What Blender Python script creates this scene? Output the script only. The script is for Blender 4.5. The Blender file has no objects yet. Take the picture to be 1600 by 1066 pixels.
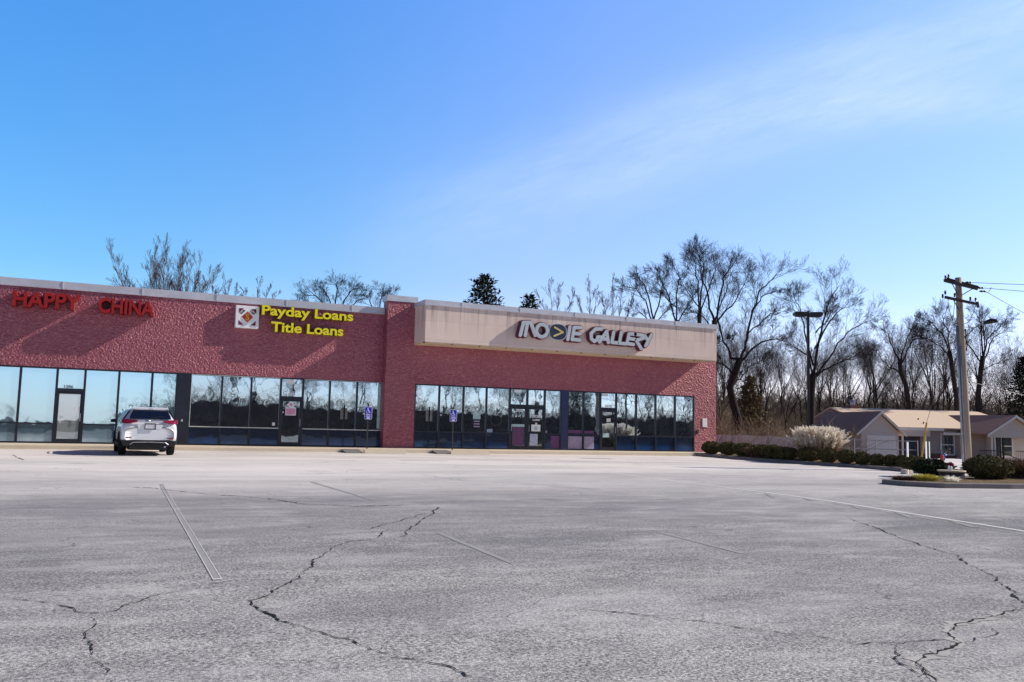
import bpy, math, random
from mathutils import Vector, Matrix, noise as mnoise
R = math.radians
sc = bpy.context.scene
col = sc.collection
rnd = random.Random(7)

# ------------------------------------------------------------------ camera frame (metres; x along the shop fronts, y away, z up)
CX, CY, CZ = -7.792, -40.709, 1.068
YAW, PITCH, ROLL, FPX = 0.4318, 0.0985, 0.02405, 1375.95
cyw, syw = math.cos(YAW), math.sin(YAW)
def W(X, Y, z=0.0):            # plan coordinates seen along the view direction: X to the right, Y ahead
    return Vector((CX + X*cyw + Y*syw, CY - X*syw + Y*cyw, z))
def local(x, y):
    dx, dy = x-CX, y-CY
    return dx*cyw - dy*syw, dx*syw + dy*cyw
def sstep(a, b, t):
    t = max(0.0, min(1.0, (t-a)/(b-a))); return t*t*(3-2*t)
def lot_z(y): return -0.16 + 0.0095*(y+2.5)
def gz(x, y):
    if y < -2.5: base = lot_z(max(y, -60))+4.4*(1-sstep(-112, -86, y))*sstep(-14, 6, x)
    else: base = -0.16
    X, Y = local(x, y)
    base -= 0.62*sstep(45, 62, Y)*sstep(12, 20, X)
    st = 60 + 22*sstep(19, 25, X)
    base += 5.4*sstep(st, st+42, Y)
    return base

# ------------------------------------------------------------------ materials
def new_mat(name):
    m = bpy.data.materials.new(name); m.use_nodes = True
    nt = m.node_tree; b = nt.nodes['Principled BSDF']
    return m, nt, b
class N:
    """tiny node helper"""
    def __init__(s, nt): s.nt = nt
    def n(s, t, **k):
        o = s.nt.nodes.new(t)
        for a, v in k.items():
            if hasattr(o, a): setattr(o, a, v)
        return o
    def l(s, a, b): s.nt.links.new(a, b)
    def pos(s): return s.n('ShaderNodeNewGeometry').outputs['Position']
    def obj(s): return s.n('ShaderNodeTexCoord').outputs['Object']
    def scale(s, v, sc_):
        m = s.n('ShaderNodeMapping'); m.inputs['Scale'].default_value = sc_; s.l(v, m.inputs[0]); return m.outputs[0]
    def noise(s, v, scale, detail=3, rough=.55, out='Fac'):
        t = s.n('ShaderNodeTexNoise'); t.inputs['Scale'].default_value = scale; t.inputs['Detail'].default_value = detail
        t.inputs['Roughness'].default_value = rough; s.l(v, t.inputs['Vector']); return t.outputs[out]
    def voro(s, v, scale, out='Distance', feature='F1'):
        t = s.n('ShaderNodeTexVoronoi', feature=feature); t.inputs['Scale'].default_value = scale; s.l(v, t.inputs['Vector']); return t.outputs[out]
    def ramp(s, f, stops):
        r = s.n('ShaderNodeValToRGB'); e = r.color_ramp.elements
        while len(e) < len(stops): e.new(.5)
        for q, (p, c) in zip(e, stops):
            q.position = p; q.color = (c, c, c, 1) if isinstance(c, (int, float)) else (*c, 1)
        s.l(f, r.inputs[0]); return r.outputs[0]
    def mix(s, f, a, b, mode='MIX'):
        m = s.n('ShaderNodeMix', data_type='RGBA', blend_type=mode)
        for ix, v in ((0, f), (6, a), (7, b)):
            sock = m.inputs[ix]
            if hasattr(v, 'is_output'): s.l(v, sock)
            elif isinstance(v, (int, float)): sock.default_value = v if ix == 0 else (v, v, v, 1)
            else: sock.default_value = (*v, 1)
        return m.outputs[2]
    def math(s, op, a, b=0.0, clamp=False):
        m = s.n('ShaderNodeMath', operation=op, use_clamp=clamp)
        for i, v in enumerate((a, b)):
            if hasattr(v, 'is_output'): s.l(v, m.inputs[i])
            else: m.inputs[i].default_value = v
        return m.outputs[0]
    def bump(s, h, strength, dist):
        b = s.n('ShaderNodeBump'); b.inputs['Strength'].default_value = strength; b.inputs['Distance'].default_value = dist
        s.l(h, b.inputs['Height']); return b.outputs[0]
    def sep(s, v): 
        o = s.n('ShaderNodeSeparateXYZ'); s.l(v, o.inputs[0]); return o.outputs
def plain(name, c, rough=.6, metal=0.0, spec=.5, var=.18, scale=6.0, bump=0.0, bscale=40):
    m, nt, b = new_mat(name); k = N(nt)
    p = k.obj()
    f = k.noise(p, scale, 4)
    lo = tuple(x*(1-var) for x in c); hi = tuple(min(1, x*(1+var)) for x in c)
    k.l(k.mix(k.ramp(f, [(.3, 0.0), (.7, 1.0)]), lo, hi), b.inputs['Base Color'])
    b.inputs['Roughness'].default_value = rough; b.inputs['Metallic'].default_value = metal
    b.inputs['Specular IOR Level'].default_value = spec
    if bump: k.l(k.bump(k.noise(p, bscale, 4), 1.0, bump), b.inputs['Normal'])
    return m
M = {}
def mk_asphalt():
    m, nt, b = new_mat('asphalt'); k = N(nt); p = k.pos()
    fine = k.noise(p, 42, 5, .8)
    spk = k.voro(p, 62, 'Color')
    spk_v = k.sep(spk)[0]
    c = k.mix(k.ramp(fine, [(.38, 0.0), (.62, 1.0)]), (.035, .033, .036), (.74, .715, .69))
    c = k.mix(k.ramp(spk_v, [(.0, .85), (.25, 0.0)]), c, (.13, .13, .14))
    c = k.mix(k.ramp(spk_v, [(.80, 0.0), (1.0, .7)]), c, (.80, .78, .77))
    # far away the stone shows as one mean grey: worn bluish tar patches and pale dusty streaks
    big = k.noise(k.scale(p, (.055, .16, .1)), 1.0, 5, .6)
    c = k.mix(k.ramp(big, [(.40, .95), (.58, 0.0)]), c, k.mix(.60, c, (.12, .115, .135)))
    st = k.noise(k.scale(p, (.10, .42, .1)), 1.7, 5, .62)
    c = k.mix(k.ramp(st, [(.50, 0.0), (.72, .55)]), c, (.62, .60, .60))
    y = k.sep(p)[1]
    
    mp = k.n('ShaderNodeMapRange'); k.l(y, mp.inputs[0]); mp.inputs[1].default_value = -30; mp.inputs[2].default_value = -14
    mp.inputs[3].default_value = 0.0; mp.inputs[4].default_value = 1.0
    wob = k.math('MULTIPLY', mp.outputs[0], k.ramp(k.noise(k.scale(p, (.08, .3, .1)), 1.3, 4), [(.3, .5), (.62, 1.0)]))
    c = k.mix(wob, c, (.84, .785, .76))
    for bx_, by_, rx_, ry_, am in ((2.2, -25.6, 6.5, 3.2, .95), (-8.2, -25.0, 3.0, 3.0, .85), (-4.2, -24.0, 2.6, 2.2, .70), (-5.7, -33.5, 1.3, .8, .6), (-1.5, -33.8, 1.6, .7, .4), (9, -18.5, 5, 2.6, .5), (-1.5, -29.5, 3, 1.2, .35), (-7.2, -35.0, .6, .5, .5), (3, -32.5, 2.5, .8, .3)):
        xx = k.math('DIVIDE', k.math('SUBTRACT', k.sep(p)[0], bx_), rx_); yy = k.math('DIVIDE', k.math('SUBTRACT', k.sep(p)[1], by_), ry_)
        g = k.math('POWER', 2.718, k.math('MULTIPLY', k.math('ADD', k.math('MULTIPLY', xx, xx), k.math('MULTIPLY', yy, yy)), -1.0))
        g = k.math('MULTIPLY', g, k.math('MULTIPLY', k.ramp(k.noise(k.scale(p, (.5, 1.6, 1)), 1.0, 5, .65), [(.3, .45), (.65, 1.0)]), am))
        c = k.mix(g, c, k.mix(.55, c, (.13, .12, .16), 'MIX'))

    oil = k.noise(p, .55, 3, .5)
    c = k.mix(k.ramp(oil, [(.66, 0.0), (.80, .45)]), c, (.16, .155, .17))
    mot = k.noise(k.scale(p, (1.0, 2.4, 1)), .9, 6, .7)
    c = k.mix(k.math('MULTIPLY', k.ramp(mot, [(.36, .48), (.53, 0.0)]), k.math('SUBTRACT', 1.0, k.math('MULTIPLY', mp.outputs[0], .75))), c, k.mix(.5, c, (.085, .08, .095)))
    c = k.mix(k.ramp(mot, [(.54, 0.0), (.72, .45)]), c, (.70, .68, .66))
    dist = k.n('ShaderNodeVectorMath', operation='ADD'); k.l(p, dist.inputs[0])
    nz = k.n('ShaderNodeTexNoise'); nz.inputs['Scale'].default_value = 1.3; nz.inputs['Detail'].default_value = 6; k.l(p, nz.inputs['Vector'])
    sc_v = k.n('ShaderNodeVectorMath', operation='SCALE'); k.l(nz.outputs['Color'], sc_v.inputs[0]); sc_v.inputs['Scale'].default_value = 1.5; k.l(sc_v.outputs[0], dist.inputs[1])
    hair = k.voro(dist.outputs[0], .24, 'Distance', 'DISTANCE_TO_EDGE')
    hm = k.math('MULTIPLY', k.ramp(hair, [(0.0, .8), (.0035, 0.0)]), k.ramp(k.noise(p, .35, 3), [(.45, 0.0), (.6, 1.0)]))
    c = k.mix(hm, c, (.06, .055, .055))
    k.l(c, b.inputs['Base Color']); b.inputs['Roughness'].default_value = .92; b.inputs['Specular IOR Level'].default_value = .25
    h = k.math('ADD', fine, k.math('MULTIPLY', k.voro(p, 95), -.6))
    k.l(k.bump(h, .55, .008), b.inputs['Normal'])
    return m
def mk_brick():
    m, nt, b = new_mat('split_face_brick'); k = N(nt); p = k.pos()
    rot = k.n('ShaderNodeMapping'); rot.inputs['Rotation'].default_value = (R(90), 0, 0); k.l(p, rot.inputs[0])
    br = k.n('ShaderNodeTexBrick'); k.l(rot.outputs[0], br.inputs['Vector'])
    br.inputs['Scale'].default_value = 1.0; br.inputs['Brick Width'].default_value = .40; br.inputs['Row Height'].default_value = .20
    br.inputs['Mortar Size'].default_value = .008; br.inputs['Color1'].default_value = (1, 1, 1, 1); br.inputs['Color2'].default_value = (.75, .75, .75, 1)
    br.inputs['Mortar'].default_value = (0, 0, 0, 1)
    n1 = k.noise(p, 13, 4, .6); v1 = k.voro(k.scale(p, (1, 1, 1.25)), 11)
    n2 = k.noise(p, .8, 3)
    c = k.mix(k.ramp(n1, [(.3, 0.0), (.5, .45), (.72, 1.0)]), (.165, .012, .080), (.32, .062, .140))
    c = k.mix(k.ramp(n2, [(.35, 0.0), (.7, .55)]), c, (.30, .07, .12))
    c = k.mix(.22, c, br.outputs['Color'], 'MULTIPLY')
    chip = k.sep(k.voro(p, 17, 'Color'))[0]
    c = k.mix(k.ramp(chip, [(.62, 0.0), (.95, .38)]), c, (.50, .25, .28))
    k.l(c, b.inputs['Base Color']); b.inputs['Roughness'].default_value = .58; b.inputs['IOR'].default_value = 1.85; b.inputs['Specular IOR Level'].default_value = 1.0; b.inputs['Specular Tint'].default_value = (1, .58, .46, 1)
    h = k.math('ADD', k.math('MULTIPLY', v1, 1.1), k.math('MULTIPLY', n1, .9))
    k.l(k.bump(h, .6, .03), b.inputs['Normal'])
    return m
def mk_fascia():
    m, nt, b = new_mat('beige_fascia'); k = N(nt); p = k.pos(); z = k.sep(p)[2]
    c = k.mix(k.noise(p, 1.3, 4), (.74, .58, .51), (.88, .72, .65))
    streak = k.noise(k.scale(p, (3.2, 3.2, .12)), 1.6, 5, .7)
    mp = k.n('ShaderNodeMapRange'); k.l(z, mp.inputs[0]); mp.inputs[1].default_value = 5.2; mp.inputs[2].default_value = 6.75
    s2 = k.math('MULTIPLY', k.ramp(streak, [(.50, 0.0), (.68, 1.0)]), mp.outputs[0], True)
    c = k.mix(k.math('MULTIPLY', s2, .75), c, (.20, .165, .16))
    rot = k.n('ShaderNodeMapping'); rot.inputs['Rotation'].default_value = (R(90), 0, 0); k.l(p, rot.inputs[0])
    br = k.n('ShaderNodeTexBrick'); k.l(rot.outputs[0], br.inputs['Vector']); br.offset = 0
    br.inputs['Scale'].default_value = 1.0; br.inputs['Brick Width'].default_value = 1.22; br.inputs['Row Height'].default_value = .85
    br.inputs['Mortar Size'].default_value = .012; br.inputs['Color1'].default_value = (1, 1, 1, 1); br.inputs['Color2'].default_value = (.86, .86, .87, 1)
    br.inputs['Mortar'].default_value = (.72, .72, .72, 1)
    c = k.mix(.6, c, br.outputs['Color'], 'MULTIPLY')
    k.l(c, b.inputs['Base Color']); b.inputs['Roughness'].default_value = .85
    k.l(k.bump(k.noise(p, 60, 3), .5, .006), b.inputs['Normal'])
    return m
def mk_glass(name, base, base2, refl, tint, wave=.0028, low=None):
    m, nt, b = new_mat(name); k = N(nt); p = k.pos()
    f = k.noise(k.scale(p, (2.2, 2.2, .25)), 1.5, 3)
    cc = k.mix(f, base, base2)
    if low: cc = k.mix(k.math('MULTIPLY', k.ramp(k.sep(p)[2], [(.08, 1.0), (.42, 0.0)]), k.ramp(k.noise(k.scale(p, (.7, .7, .3)), 1.0, 2), [(.35, .15), (.65, 1.0)])), cc, low)  # brighter toward the sill: ground reflection painted into the pane colour
    k.l(cc, b.inputs['Base Color']); b.inputs['Roughness'].default_value = .25; b.inputs['Specular IOR Level'].default_value = .3
    g = k.n('ShaderNodeBsdfGlossy'); g.inputs['Color'].default_value = (*tint, 1); g.inputs['Roughness'].default_value = .015
    bu = k.bump(k.noise(p, 1.1, 2), 1.0, wave); k.l(bu, g.inputs['Normal'])
    mx = k.n('ShaderNodeMixShader'); mx.inputs[0].default_value = refl
    k.l(b.outputs[0], mx.inputs[1]); k.l(g.outputs[0], mx.inputs[2]); k.l(mx.outputs[0], nt.nodes['Material Output'].inputs[0])
    return m
def mk_ground():
    m, nt, b = new_mat('dormant_ground'); k = N(nt); p = k.pos()
    c = k.mix(k.noise(p, .5, 5, .65), (.20, .13, .075), (.40, .30, .19))
    c = k.mix(k.ramp(k.noise(p, 7, 4, .7), [(.4, 0.0), (.7, .7)]), c, (.12, .075, .045))
    k.l(k.mix(k.math('LESS_THAN', k.sep(p)[1], -78.0), c, (.035, .026, .024)), b.inputs['Base Color']); b.inputs['Roughness'].default_value = .95; b.inputs['Specular IOR Level'].default_value = .1
    k.l(k.bump(k.noise(p, 9, 5, .7), 1.0, .15), b.inputs['Normal']); return m
def mk_bark(name, a, c2):
    m, nt, b = new_mat(name); k = N(nt); p = k.obj()
    f = k.noise(k.scale(p, (6, 6, 1.2)), 2.0, 4, .7)
    k.l(k.mix(k.ramp(f, [(.3, 0.0), (.7, 1.0)]), a, c2), b.inputs['Base Color']); b.inputs['Roughness'].default_value = .9
    b.inputs['Specular IOR Level'].default_value = .15; k.l(k.bump(f, .8, .03), b.inputs['Normal']); return m
def mk_leaf(name, a, c2, scale=9):
    m, nt, b = new_mat(name); k = N(nt); p = k.obj()
    f = k.noise(p, scale, 3, .7)
    k.l(k.mix(k.ramp(f, [(.32, 0.0), (.68, 1.0)]), a, c2), b.inputs['Base Color']); b.inputs['Roughness'].default_value = .8
    b.inputs['Specular IOR Level'].default_value = .2
    if a[0] > .5:      # pale dry plumes let the sun through
        t = k.n('ShaderNodeBsdfTranslucent'); t.inputs['Color'].default_value = (*c2, 1); mx = k.n('ShaderNodeMixShader'); mx.inputs[0].default_value = .5
        k.l(b.outputs[0], mx.inputs[1]); k.l(t.outputs[0], mx.inputs[2]); k.l(mx.outputs[0], nt.nodes['Material Output'].inputs[0])
    return m
def mk_shingle(name, a, c2):
    m, nt, b = new_mat(name); k = N(nt); p = k.obj()
    f = k.noise(k.scale(p, (3, 1, 7)), 2.2, 4, .6)
    z = k.sep(p)[2]
    rows = k.ramp(k.math('FRACT', k.math('MULTIPLY', z, 9.0)), [(0.0, .75), (.2, 1.0)])
    c = k.mix(f, a, c2); c = k.mix(.6, c, rows, 'MULTIPLY')
    k.l(c, b.inputs['Base Color']); b.inputs['Roughness'].default_value = .9; b.inputs['Specular IOR Level'].default_value = .15; return m
def mk_siding(name, c0):
    m, nt, b = new_mat(name); k = N(nt); p = k.obj(); z = k.sep(p)[2]
    fr = k.math('FRACT', k.math('MULTIPLY', z, 7.5))
    c = k.mix(k.noise(p, 2, 3), tuple(x*.9 for x in c0), c0)
    c = k.mix(.55, c, k.ramp(fr, [(0.0, .55), (.16, 1.0)]), 'MULTIPLY')
    k.l(c, b.inputs['Base Color']); b.inputs['Roughness'].default_value = .6
    k.l(k.bump(fr, .6, .02), b.inputs['Normal']); return m
def mk_wood(name, a, c2):
    m, nt, b = new_mat(name); k = N(nt); p = k.obj()
    f = k.noise(k.scale(p, (14, 14, .5)), 1.6, 5, .7)
    g = k.noise(k.scale(p, (1.5, 1.5, .35)), 1.5, 3)
    c = k.mix(f, a, c2); c = k.mix(k.ramp(g, [(.55, 0.0), (.7, .6)]), c, tuple(x*.5 for x in a))
    k.l(c, b.inputs['Base Color']); b.inputs['Roughness'].default_value = .85; k.l(k.bump(f, .7, .01), b.inputs['Normal']); return m
def mk_paint(name, c, metal=.0, rough=.3, coat=.6):
    m, nt, b = new_mat(name); k = N(nt); p = k.obj()
    f = k.noise(p, 3, 3)
    k.l(k.mix(f, tuple(x*.93 for x in c), c), b.inputs['Base Color'])
    b.inputs['Metallic'].default_value = metal; b.inputs['Roughness'].default_value = rough
    b.inputs['Coat Weight'].default_value = coat; b.inputs['Coat Roughness'].default_value = .05; return m
def mk_conc(name, a, c2):
    m, nt, b = new_mat(name); k = N(nt); p = k.pos()
    f = k.noise(p, 1.6, 6, .7); g = k.noise(p, 40, 3, .7)
    c = k.mix(f, a, c2); c = k.mix(k.ramp(g, [(.3, .25), (.55, 0.0)]), c, tuple(x*.55 for x in a))
    k.l(c, b.inputs['Base Color']); b.inputs['Roughness'].default_value = .9; k.l(k.bump(g, .5, .008), b.inputs['Normal']); return m
M['asphalt'] = mk_asphalt(); M['brick'] = mk_brick(); M['fascia'] = mk_fascia()
M['coping'] = plain('coping_metal', (.56, .57, .64), .45, .15, .5, .10, 1.5)
M['soffit'] = plain('soffit_panel', (.66, .53, .38), .7, 0, .3, .12, 2)
M['frame'] = plain('dark_bronze_frame', (.010, .012, .026), .35, .0, .5, .3)
M['frame_pale'] = plain('pale_metal_trim', (.62, .62, .60), .4, .3)
M['glass_bright'] = mk_glass('curtained_glass', (.20, .36, .42), (.36, .50, .55), .62, (.68, .93, 1.0))
M['glass_frost'] = mk_glass('frosted_glass', (.30, .36, .38), (.42, .46, .48), .42, (.85, .95, 1.0))
M['glass'] = mk_glass('reflective_glass', (.006, .010, .022), (.012, .016, .035), .62, (.80, .95, 1.0))
M['glass_warm'] = mk_glass('interior_lit_glass', (.10, .085, .04), (.16, .14, .08), .5, (.85, .95, .95))
M['glass_low'] = mk_glass('dark_lower_glass', (.004, .008, .024), (.006, .020, .06), .07, (.55, .75, 1.0), low=(.02, .10, .32))
M['glass_low_bright'] = mk_glass('pale_lower_glass', (.06, .11, .15), (.12, .20, .26), .25, (.7, .9, 1.0), low=(.55, .70, .78))
M['conc'] = mk_conc('concrete', (.60, .50, .38), (.78, .68, .54)); M['conc_grey'] = mk_conc('weathered_kerb', (.13, .12, .125), (.27, .25, .25))
M['crack'] = plain('crack_filling', (.028, .027, .028), .95, 0, .1)
M['crackpale'] = plain('crumbled_edge', (.46, .44, .42), .95, 0, .1)
M['stripe'] = mk_conc('worn_road_paint', (.70, .69, .67), (.90, .88, .86)); M['stripe_faint'] = mk_conc('faded_road_paint', (.30, .29, .29), (.42, .41, .40))
M['stripe_blue'] = mk_conc('faded_blue_paint', (.42, .47, .60), (.58, .60, .68))
M['red'] = plain('red_plastic', (.33, .008, .008), .45, 0, .4, .15, 3); M['reddark'] = plain('red_return', (.30, .010, .012), .5)
M['yellow'] = plain('yellow_plastic', (.85, .74, .02), .45, 0, .4, .06); M['yellowdark'] = plain('yellow_return', (.28, .20, .02), .6)
M['white'] = plain('white_paint', (.88, .88, .90), .5, 0, .4, .05); M['maroon'] = plain('maroon_print', (.16, .012, .05), .5)
M['diamond'] = plain('red_orange_print', (.60, .055, .02), .5); M['gold'] = plain('gold_print', (.85, .45, .05), .5)
M['black'] = plain('black_print', (.015, .015, .018), .5); M['letter'] = plain('pale_letter_face', (.50, .55, .61), .4, 0, .4, .06)
M['letteredge'] = plain('crimson_backing', (.12, .008, .030), .5); M['navy'] = plain('navy_face', (.012, .022, .055), .4)
M['khaki'] = plain('khaki_print', (.62, .50, .20), .5); M['blue'] = plain('sign_blue', (.002, .010, .46), .45, 0, .4, .06)
M['signpost'] = plain('dark_sign_post', (.03, .033, .035), .5); M['green'] = plain('green_post', (.015, .07, .05), .5)
M['pink'] = plain('pink_decal', (.72, .30, .48), .5); M['lilac'] = plain('lilac_board', (.36, .30, .44), .5); M['purple'] = plain('purple_board', (.13, .045, .14), .5)
M['ltblue'] = plain('pale_blue_board', (.50, .55, .70), .5); M['teal'] = plain('pale_teal_board', (.42, .60, .62), .5)
M['ground'] = mk_ground(); M['bark'] = mk_bark('dark_bark', (.016, .013, .015), (.055, .043, .040)); M['bark2'] = mk_bark('grey_bark', (.060, .050, .048), (.15, .125, .11))
M['twig'] = mk_bark('twig_bark', (.030, .022, .027), (.070, .052, .052)); M['twig_pink'] = mk_bark('reddish_twig', (.14, .095, .095), (.26, .19, .18))
M['brush'] = mk_bark('dead_brush', (.16, .115, .075), (.40, .31, .22))
M['brush_dark'] = mk_bark('grey_brown_brush', (.13, .10, .085), (.27, .215, .18))
M['twig_brown'] = mk_bark('brown_twig', (.055, .038, .034), (.12, .088, .074)); M['olive'] = mk_leaf('olive_needles', (.10, .078, .04), (.24, .18, .10), 3)
M['needle'] = mk_leaf('evergreen_needles', (.010, .016, .010), (.035, .040, .022), 3); M['shrub'] = mk_leaf('winter_boxwood', (.030, .034, .012), (.185, .150, .060), 6)
M['shrub_green'] = mk_leaf('green_shrub_leaf', (.012, .026, .012), (.05, .06, .025), 6)
M['plume'] = mk_leaf('grass_plume', (.92, .84, .70), (.97, .94, .88), 5); M['drygrass'] = mk_leaf('dry_grass', (.30, .15, .075), (.55, .36, .20), 5)
M['brownbush'] = mk_leaf('brown_bush', (.10, .05, .03), (.28, .17, .11), 5); M['yellowplant'] = mk_leaf('yellow_groundcover', (.50, .45, .06), (.80, .72, .20), 5)
M['mulch'] = mk_ground(); M['fence'] = mk_wood('weathered_white_fence', (.50, .48, .52), (.70, .68, .70))
M['pole'] = mk_wood('weathered_pole', (.24, .18, .14), (.58, .47, .37)); M['darkwood'] = mk_wood('dark_crossarm', (.035, .028, .026), (.10, .08, .07))
M['metal'] = plain('galvanised_metal', (.40, .42, .47), .4, .6); M['darkmetal'] = plain('dark_bronze_pole', (.022, .018, .020), .5)
M['wire'] = plain('cable', (.03, .03, .035), .6); M['porcelain'] = plain('insulator', (.03, .025, .025), .3)
M['roof_tan'] = mk_shingle('tan_shingle', (.70, .53, .39), (.86, .68, .54)); M['roof_tan_shaded'] = mk_shingle('shaded_tan_shingle', (.36, .19, .145), (.52, .32, .26))  # brown copy of the tan roof, shade painted into the left-facing slopes
M['siding'] = mk_siding('grey_siding', (.76, .70, .70)); M['siding2'] = mk_siding('taupe_siding', (.50, .44, .44)); M['brickbase'] = plain('brick_base', (.20, .12, .10), .9, 0, .2, .3, 12)
M['trim'] = plain('white_trim', (.95, .94, .94), .5, 0, .3, .05); M['winglass'] = mk_glass('house_glass', (.03, .045, .07), (.07, .09, .12), .35, (.8, .9, 1))
M['curtain'] = plain('curtain', (.5, .5, .52), .8); M['doorred'] = plain('dark_red_glass', (.06, .02, .025), .3); M['roofing'] = plain('flat_roofing', (.2, .2, .21), .9)
M['yellowguard'] = plain('yellow_guard', (.60, .36, .03), .45); M['stump'] = mk_bark('weathered_timber', (.035, .028, .035), (.09, .075, .08)); M['paletop'] = plain('pale_wood_top', (.60, .50, .36), .8)
M['redpaint'] = plain('red_paint', (.50, .03, .03), .45); M['bluepaint'] = plain('blue_paint', (.03, .12, .30), .4); M['redflower'] = mk_leaf('red_flowers', (.30, .02, .05), (.55, .08, .12))
M['paint'] = mk_paint('silver_paint', (.80, .82, .86), .15, .30); M['paint_dark'] = mk_paint('dark_blue_paint', (.02, .035, .07), .3, .3)
M['carglass'] = mk_glass('car_glass', (.004, .006, .012), (.006, .008, .02), .16, (.8, .9, 1)); M['tyre'] = plain('tyre_rubber', (.014, .014, .015), .85, 0, .2)
M['rim'] = plain('alloy_rim', (.35, .36, .38), .35, .8); M['cladding'] = plain('black_cladding', (.018, .018, .021), .65, 0, .3); M['chrome'] = plain('silver_trim', (.6, .62, .66), .25, .7)
M['tail'] = mk_paint('tail_lamp', (.22, .010, .030), 0, .15, .8); M['plate'] = plain('plate_white', (.62, .60, .68), .5)

# ------------------------------------------------------------------ mesh builder
class MB:
    def __init__(s): s.v = []; s.f = []
    def add(s, vs, fs):
        o = len(s.v); s.v += [tuple(q) for q in vs]; s.f += [tuple(i+o for i in f) for f in fs]; return s
    def box(s, x0, x1, y0, y1, z0, z1, T=None):
        vs = [(x, y, z) for z in (z0, z1) for y in (y0, y1) for x in (x0, x1)]
        if T: vs = [T(Vector(q)) for q in vs]
        return s.add(vs, [(0, 2, 3, 1), (4, 5, 7, 6), (0, 1, 5, 4), (2, 6, 7, 3), (0, 4, 6, 2), (1, 3, 7, 5)])
    def prism(s, pts, d, T=None):      # pts: closed outline (3-D), d: extrusion vector
        n = len(pts); a = [Vector(p) for p in pts]; vs = a+[p+Vector(d) for p in a]
        if T: vs = [T(q) for q in vs]
        return s.add(vs, [tuple(range(n))[::-1], tuple(range(n, 2*n))]+[(i, (i+1) % n, n+(i+1) % n, n+i) for i in range(n)])
    def _seams(s, x0, x1, y, z0, z1, step):
        x = x0+step*.6
        while x < x1: s.box(x-.02, x+.02, y-.004, y+.03, z0, z1+.006); x += step
        return s
    def quad(s, a, b, c, d): return s.add([a, b, c, d], [(0, 1, 2, 3)])
    def tube(s, pts, rad, n=6, cap=True):
        pts = [Vector(p) for p in pts]
        if isinstance(rad, (int, float)): rad = [rad]*len(pts)
        o = len(s.v); up = None
        for i, p in enumerate(pts):
            d = (pts[min(i+1, len(pts)-1)]-pts[max(i-1, 0)])
            d = d.normalized() if d.length > 1e-9 else Vector((0, 0, 1))
            if up is None: up = Vector((0, 0, 1)) if abs(d.z) < .9 else Vector((1, 0, 0))
            u = d.cross(up)
            if u.length < 1e-6: u = d.orthogonal()
            u.normalize(); w = u.cross(d); up = w
            for k in range(n):
                a = 2*math.pi*k/n; q = p+(u*math.cos(a)+w*math.sin(a))*rad[i]; s.v.append((q.x, q.y, q.z))
        for i in range(len(pts)-1):
            for k in range(n):
                a = o+i*n+k; b = o+i*n+(k+1) % n; s.f.append((a, b, b+n, a+n))
        if cap:
            s.f.append(tuple(o+k for k in range(n))[::-1]); e = o+(len(pts)-1)*n; s.f.append(tuple(e+k for k in range(n)))
        return s
    def lathe(s, c, prof, n=16, T=None):   # prof: (r, z)
        vs = []
        for r, z in prof:
            for k in range(n):
                a = 2*math.pi*k/n; q = Vector((c[0]+r*math.cos(a), c[1]+r*math.sin(a), c[2]+z)); vs.append(T(q) if T else q)
        fs = [(i*n+k, i*n+(k+1) % n, (i+1)*n+(k+1) % n, (i+1)*n+k) for i in range(len(prof)-1) for k in range(n)]
        fs += [tuple(range(n))[::-1], tuple(range((len(prof)-1)*n, len(prof)*n))]
        return s.add(vs, fs)
    def build(s, name, mat, parent=None, smooth=False, bevel=0.0, mats=None):
        me = bpy.data.meshes.new(name); me.from_pydata(s.v, [], s.f); me.update()
        o = bpy.data.objects.new(name, me); col.objects.link(o)
        me.materials.append(mat)
        if smooth:
            me.polygons.foreach_set('use_smooth', [True]*len(me.polygons))
        if bevel:
            b = o.modifiers.new('bevel', 'BEVEL'); b.width = bevel; b.segments = 2; b.limit_method = 'ANGLE'
        if parent: o.parent = parent
        return o
def tag(o, label=None, cat=None, group=None, kind=None):
    if label: o['label'] = label
    if cat: o['category'] = cat
    if group: o['group'] = group
    if kind: o['kind'] = kind
    return o
def empty(name, loc=(0, 0, 0), rz=0.0, label=None, cat=None, group=None, scale=None):
    o = bpy.data.objects.new(name, None); o.empty_display_size = .2; o.location = loc; o.rotation_euler.z = rz; col.objects.link(o)
    if scale: o.scale = scale
    return tag(o, label, cat, group)
def copy_tree(o, parent=None):
    c = o.copy(); col.objects.link(c)
    if parent: c.parent = parent
    for ch in list(o.children): copy_tree(ch, c)
    return c
def text_mesh(s, size=1.0, offset=0.0, extrude=0.0):
    cu = bpy.data.curves.new('t', 'FONT'); cu.body = s; cu.size = size; cu.offset = offset; cu.extrude = extrude; cu.resolution_u = 4
    ob = bpy.data.objects.new('t', cu); col.objects.link(ob); dg = bpy.context.evaluated_depsgraph_get(); dg.update()
    me = bpy.data.meshes.new_from_object(ob.evaluated_get(dg))
    v = [tuple(q.co) for q in me.vertices]; f = [tuple(p.vertices) for p in me.polygons]
    bpy.data.objects.remove(ob); bpy.data.curves.remove(cu); bpy.data.meshes.remove(me)
    return v, f
def flat_text(mb, s, x0, x1, z0, z1, y, off=0.0, extr=.004):
    """text stretched to a rectangle on a front facing -y"""
    v, f = text_mesh(s, 1, off, extr)
    ax = min(q[0] for q in v); bx = max(q[0] for q in v); ay = min(q[1] for q in v); by = max(q[1] for q in v)
    mb.add([(x0+(q[0]-ax)/(bx-ax)*(x1-x0), y-q[2], z0+(q[1]-ay)/(by-ay)*(z1-z0)) for q in v], f)

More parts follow.
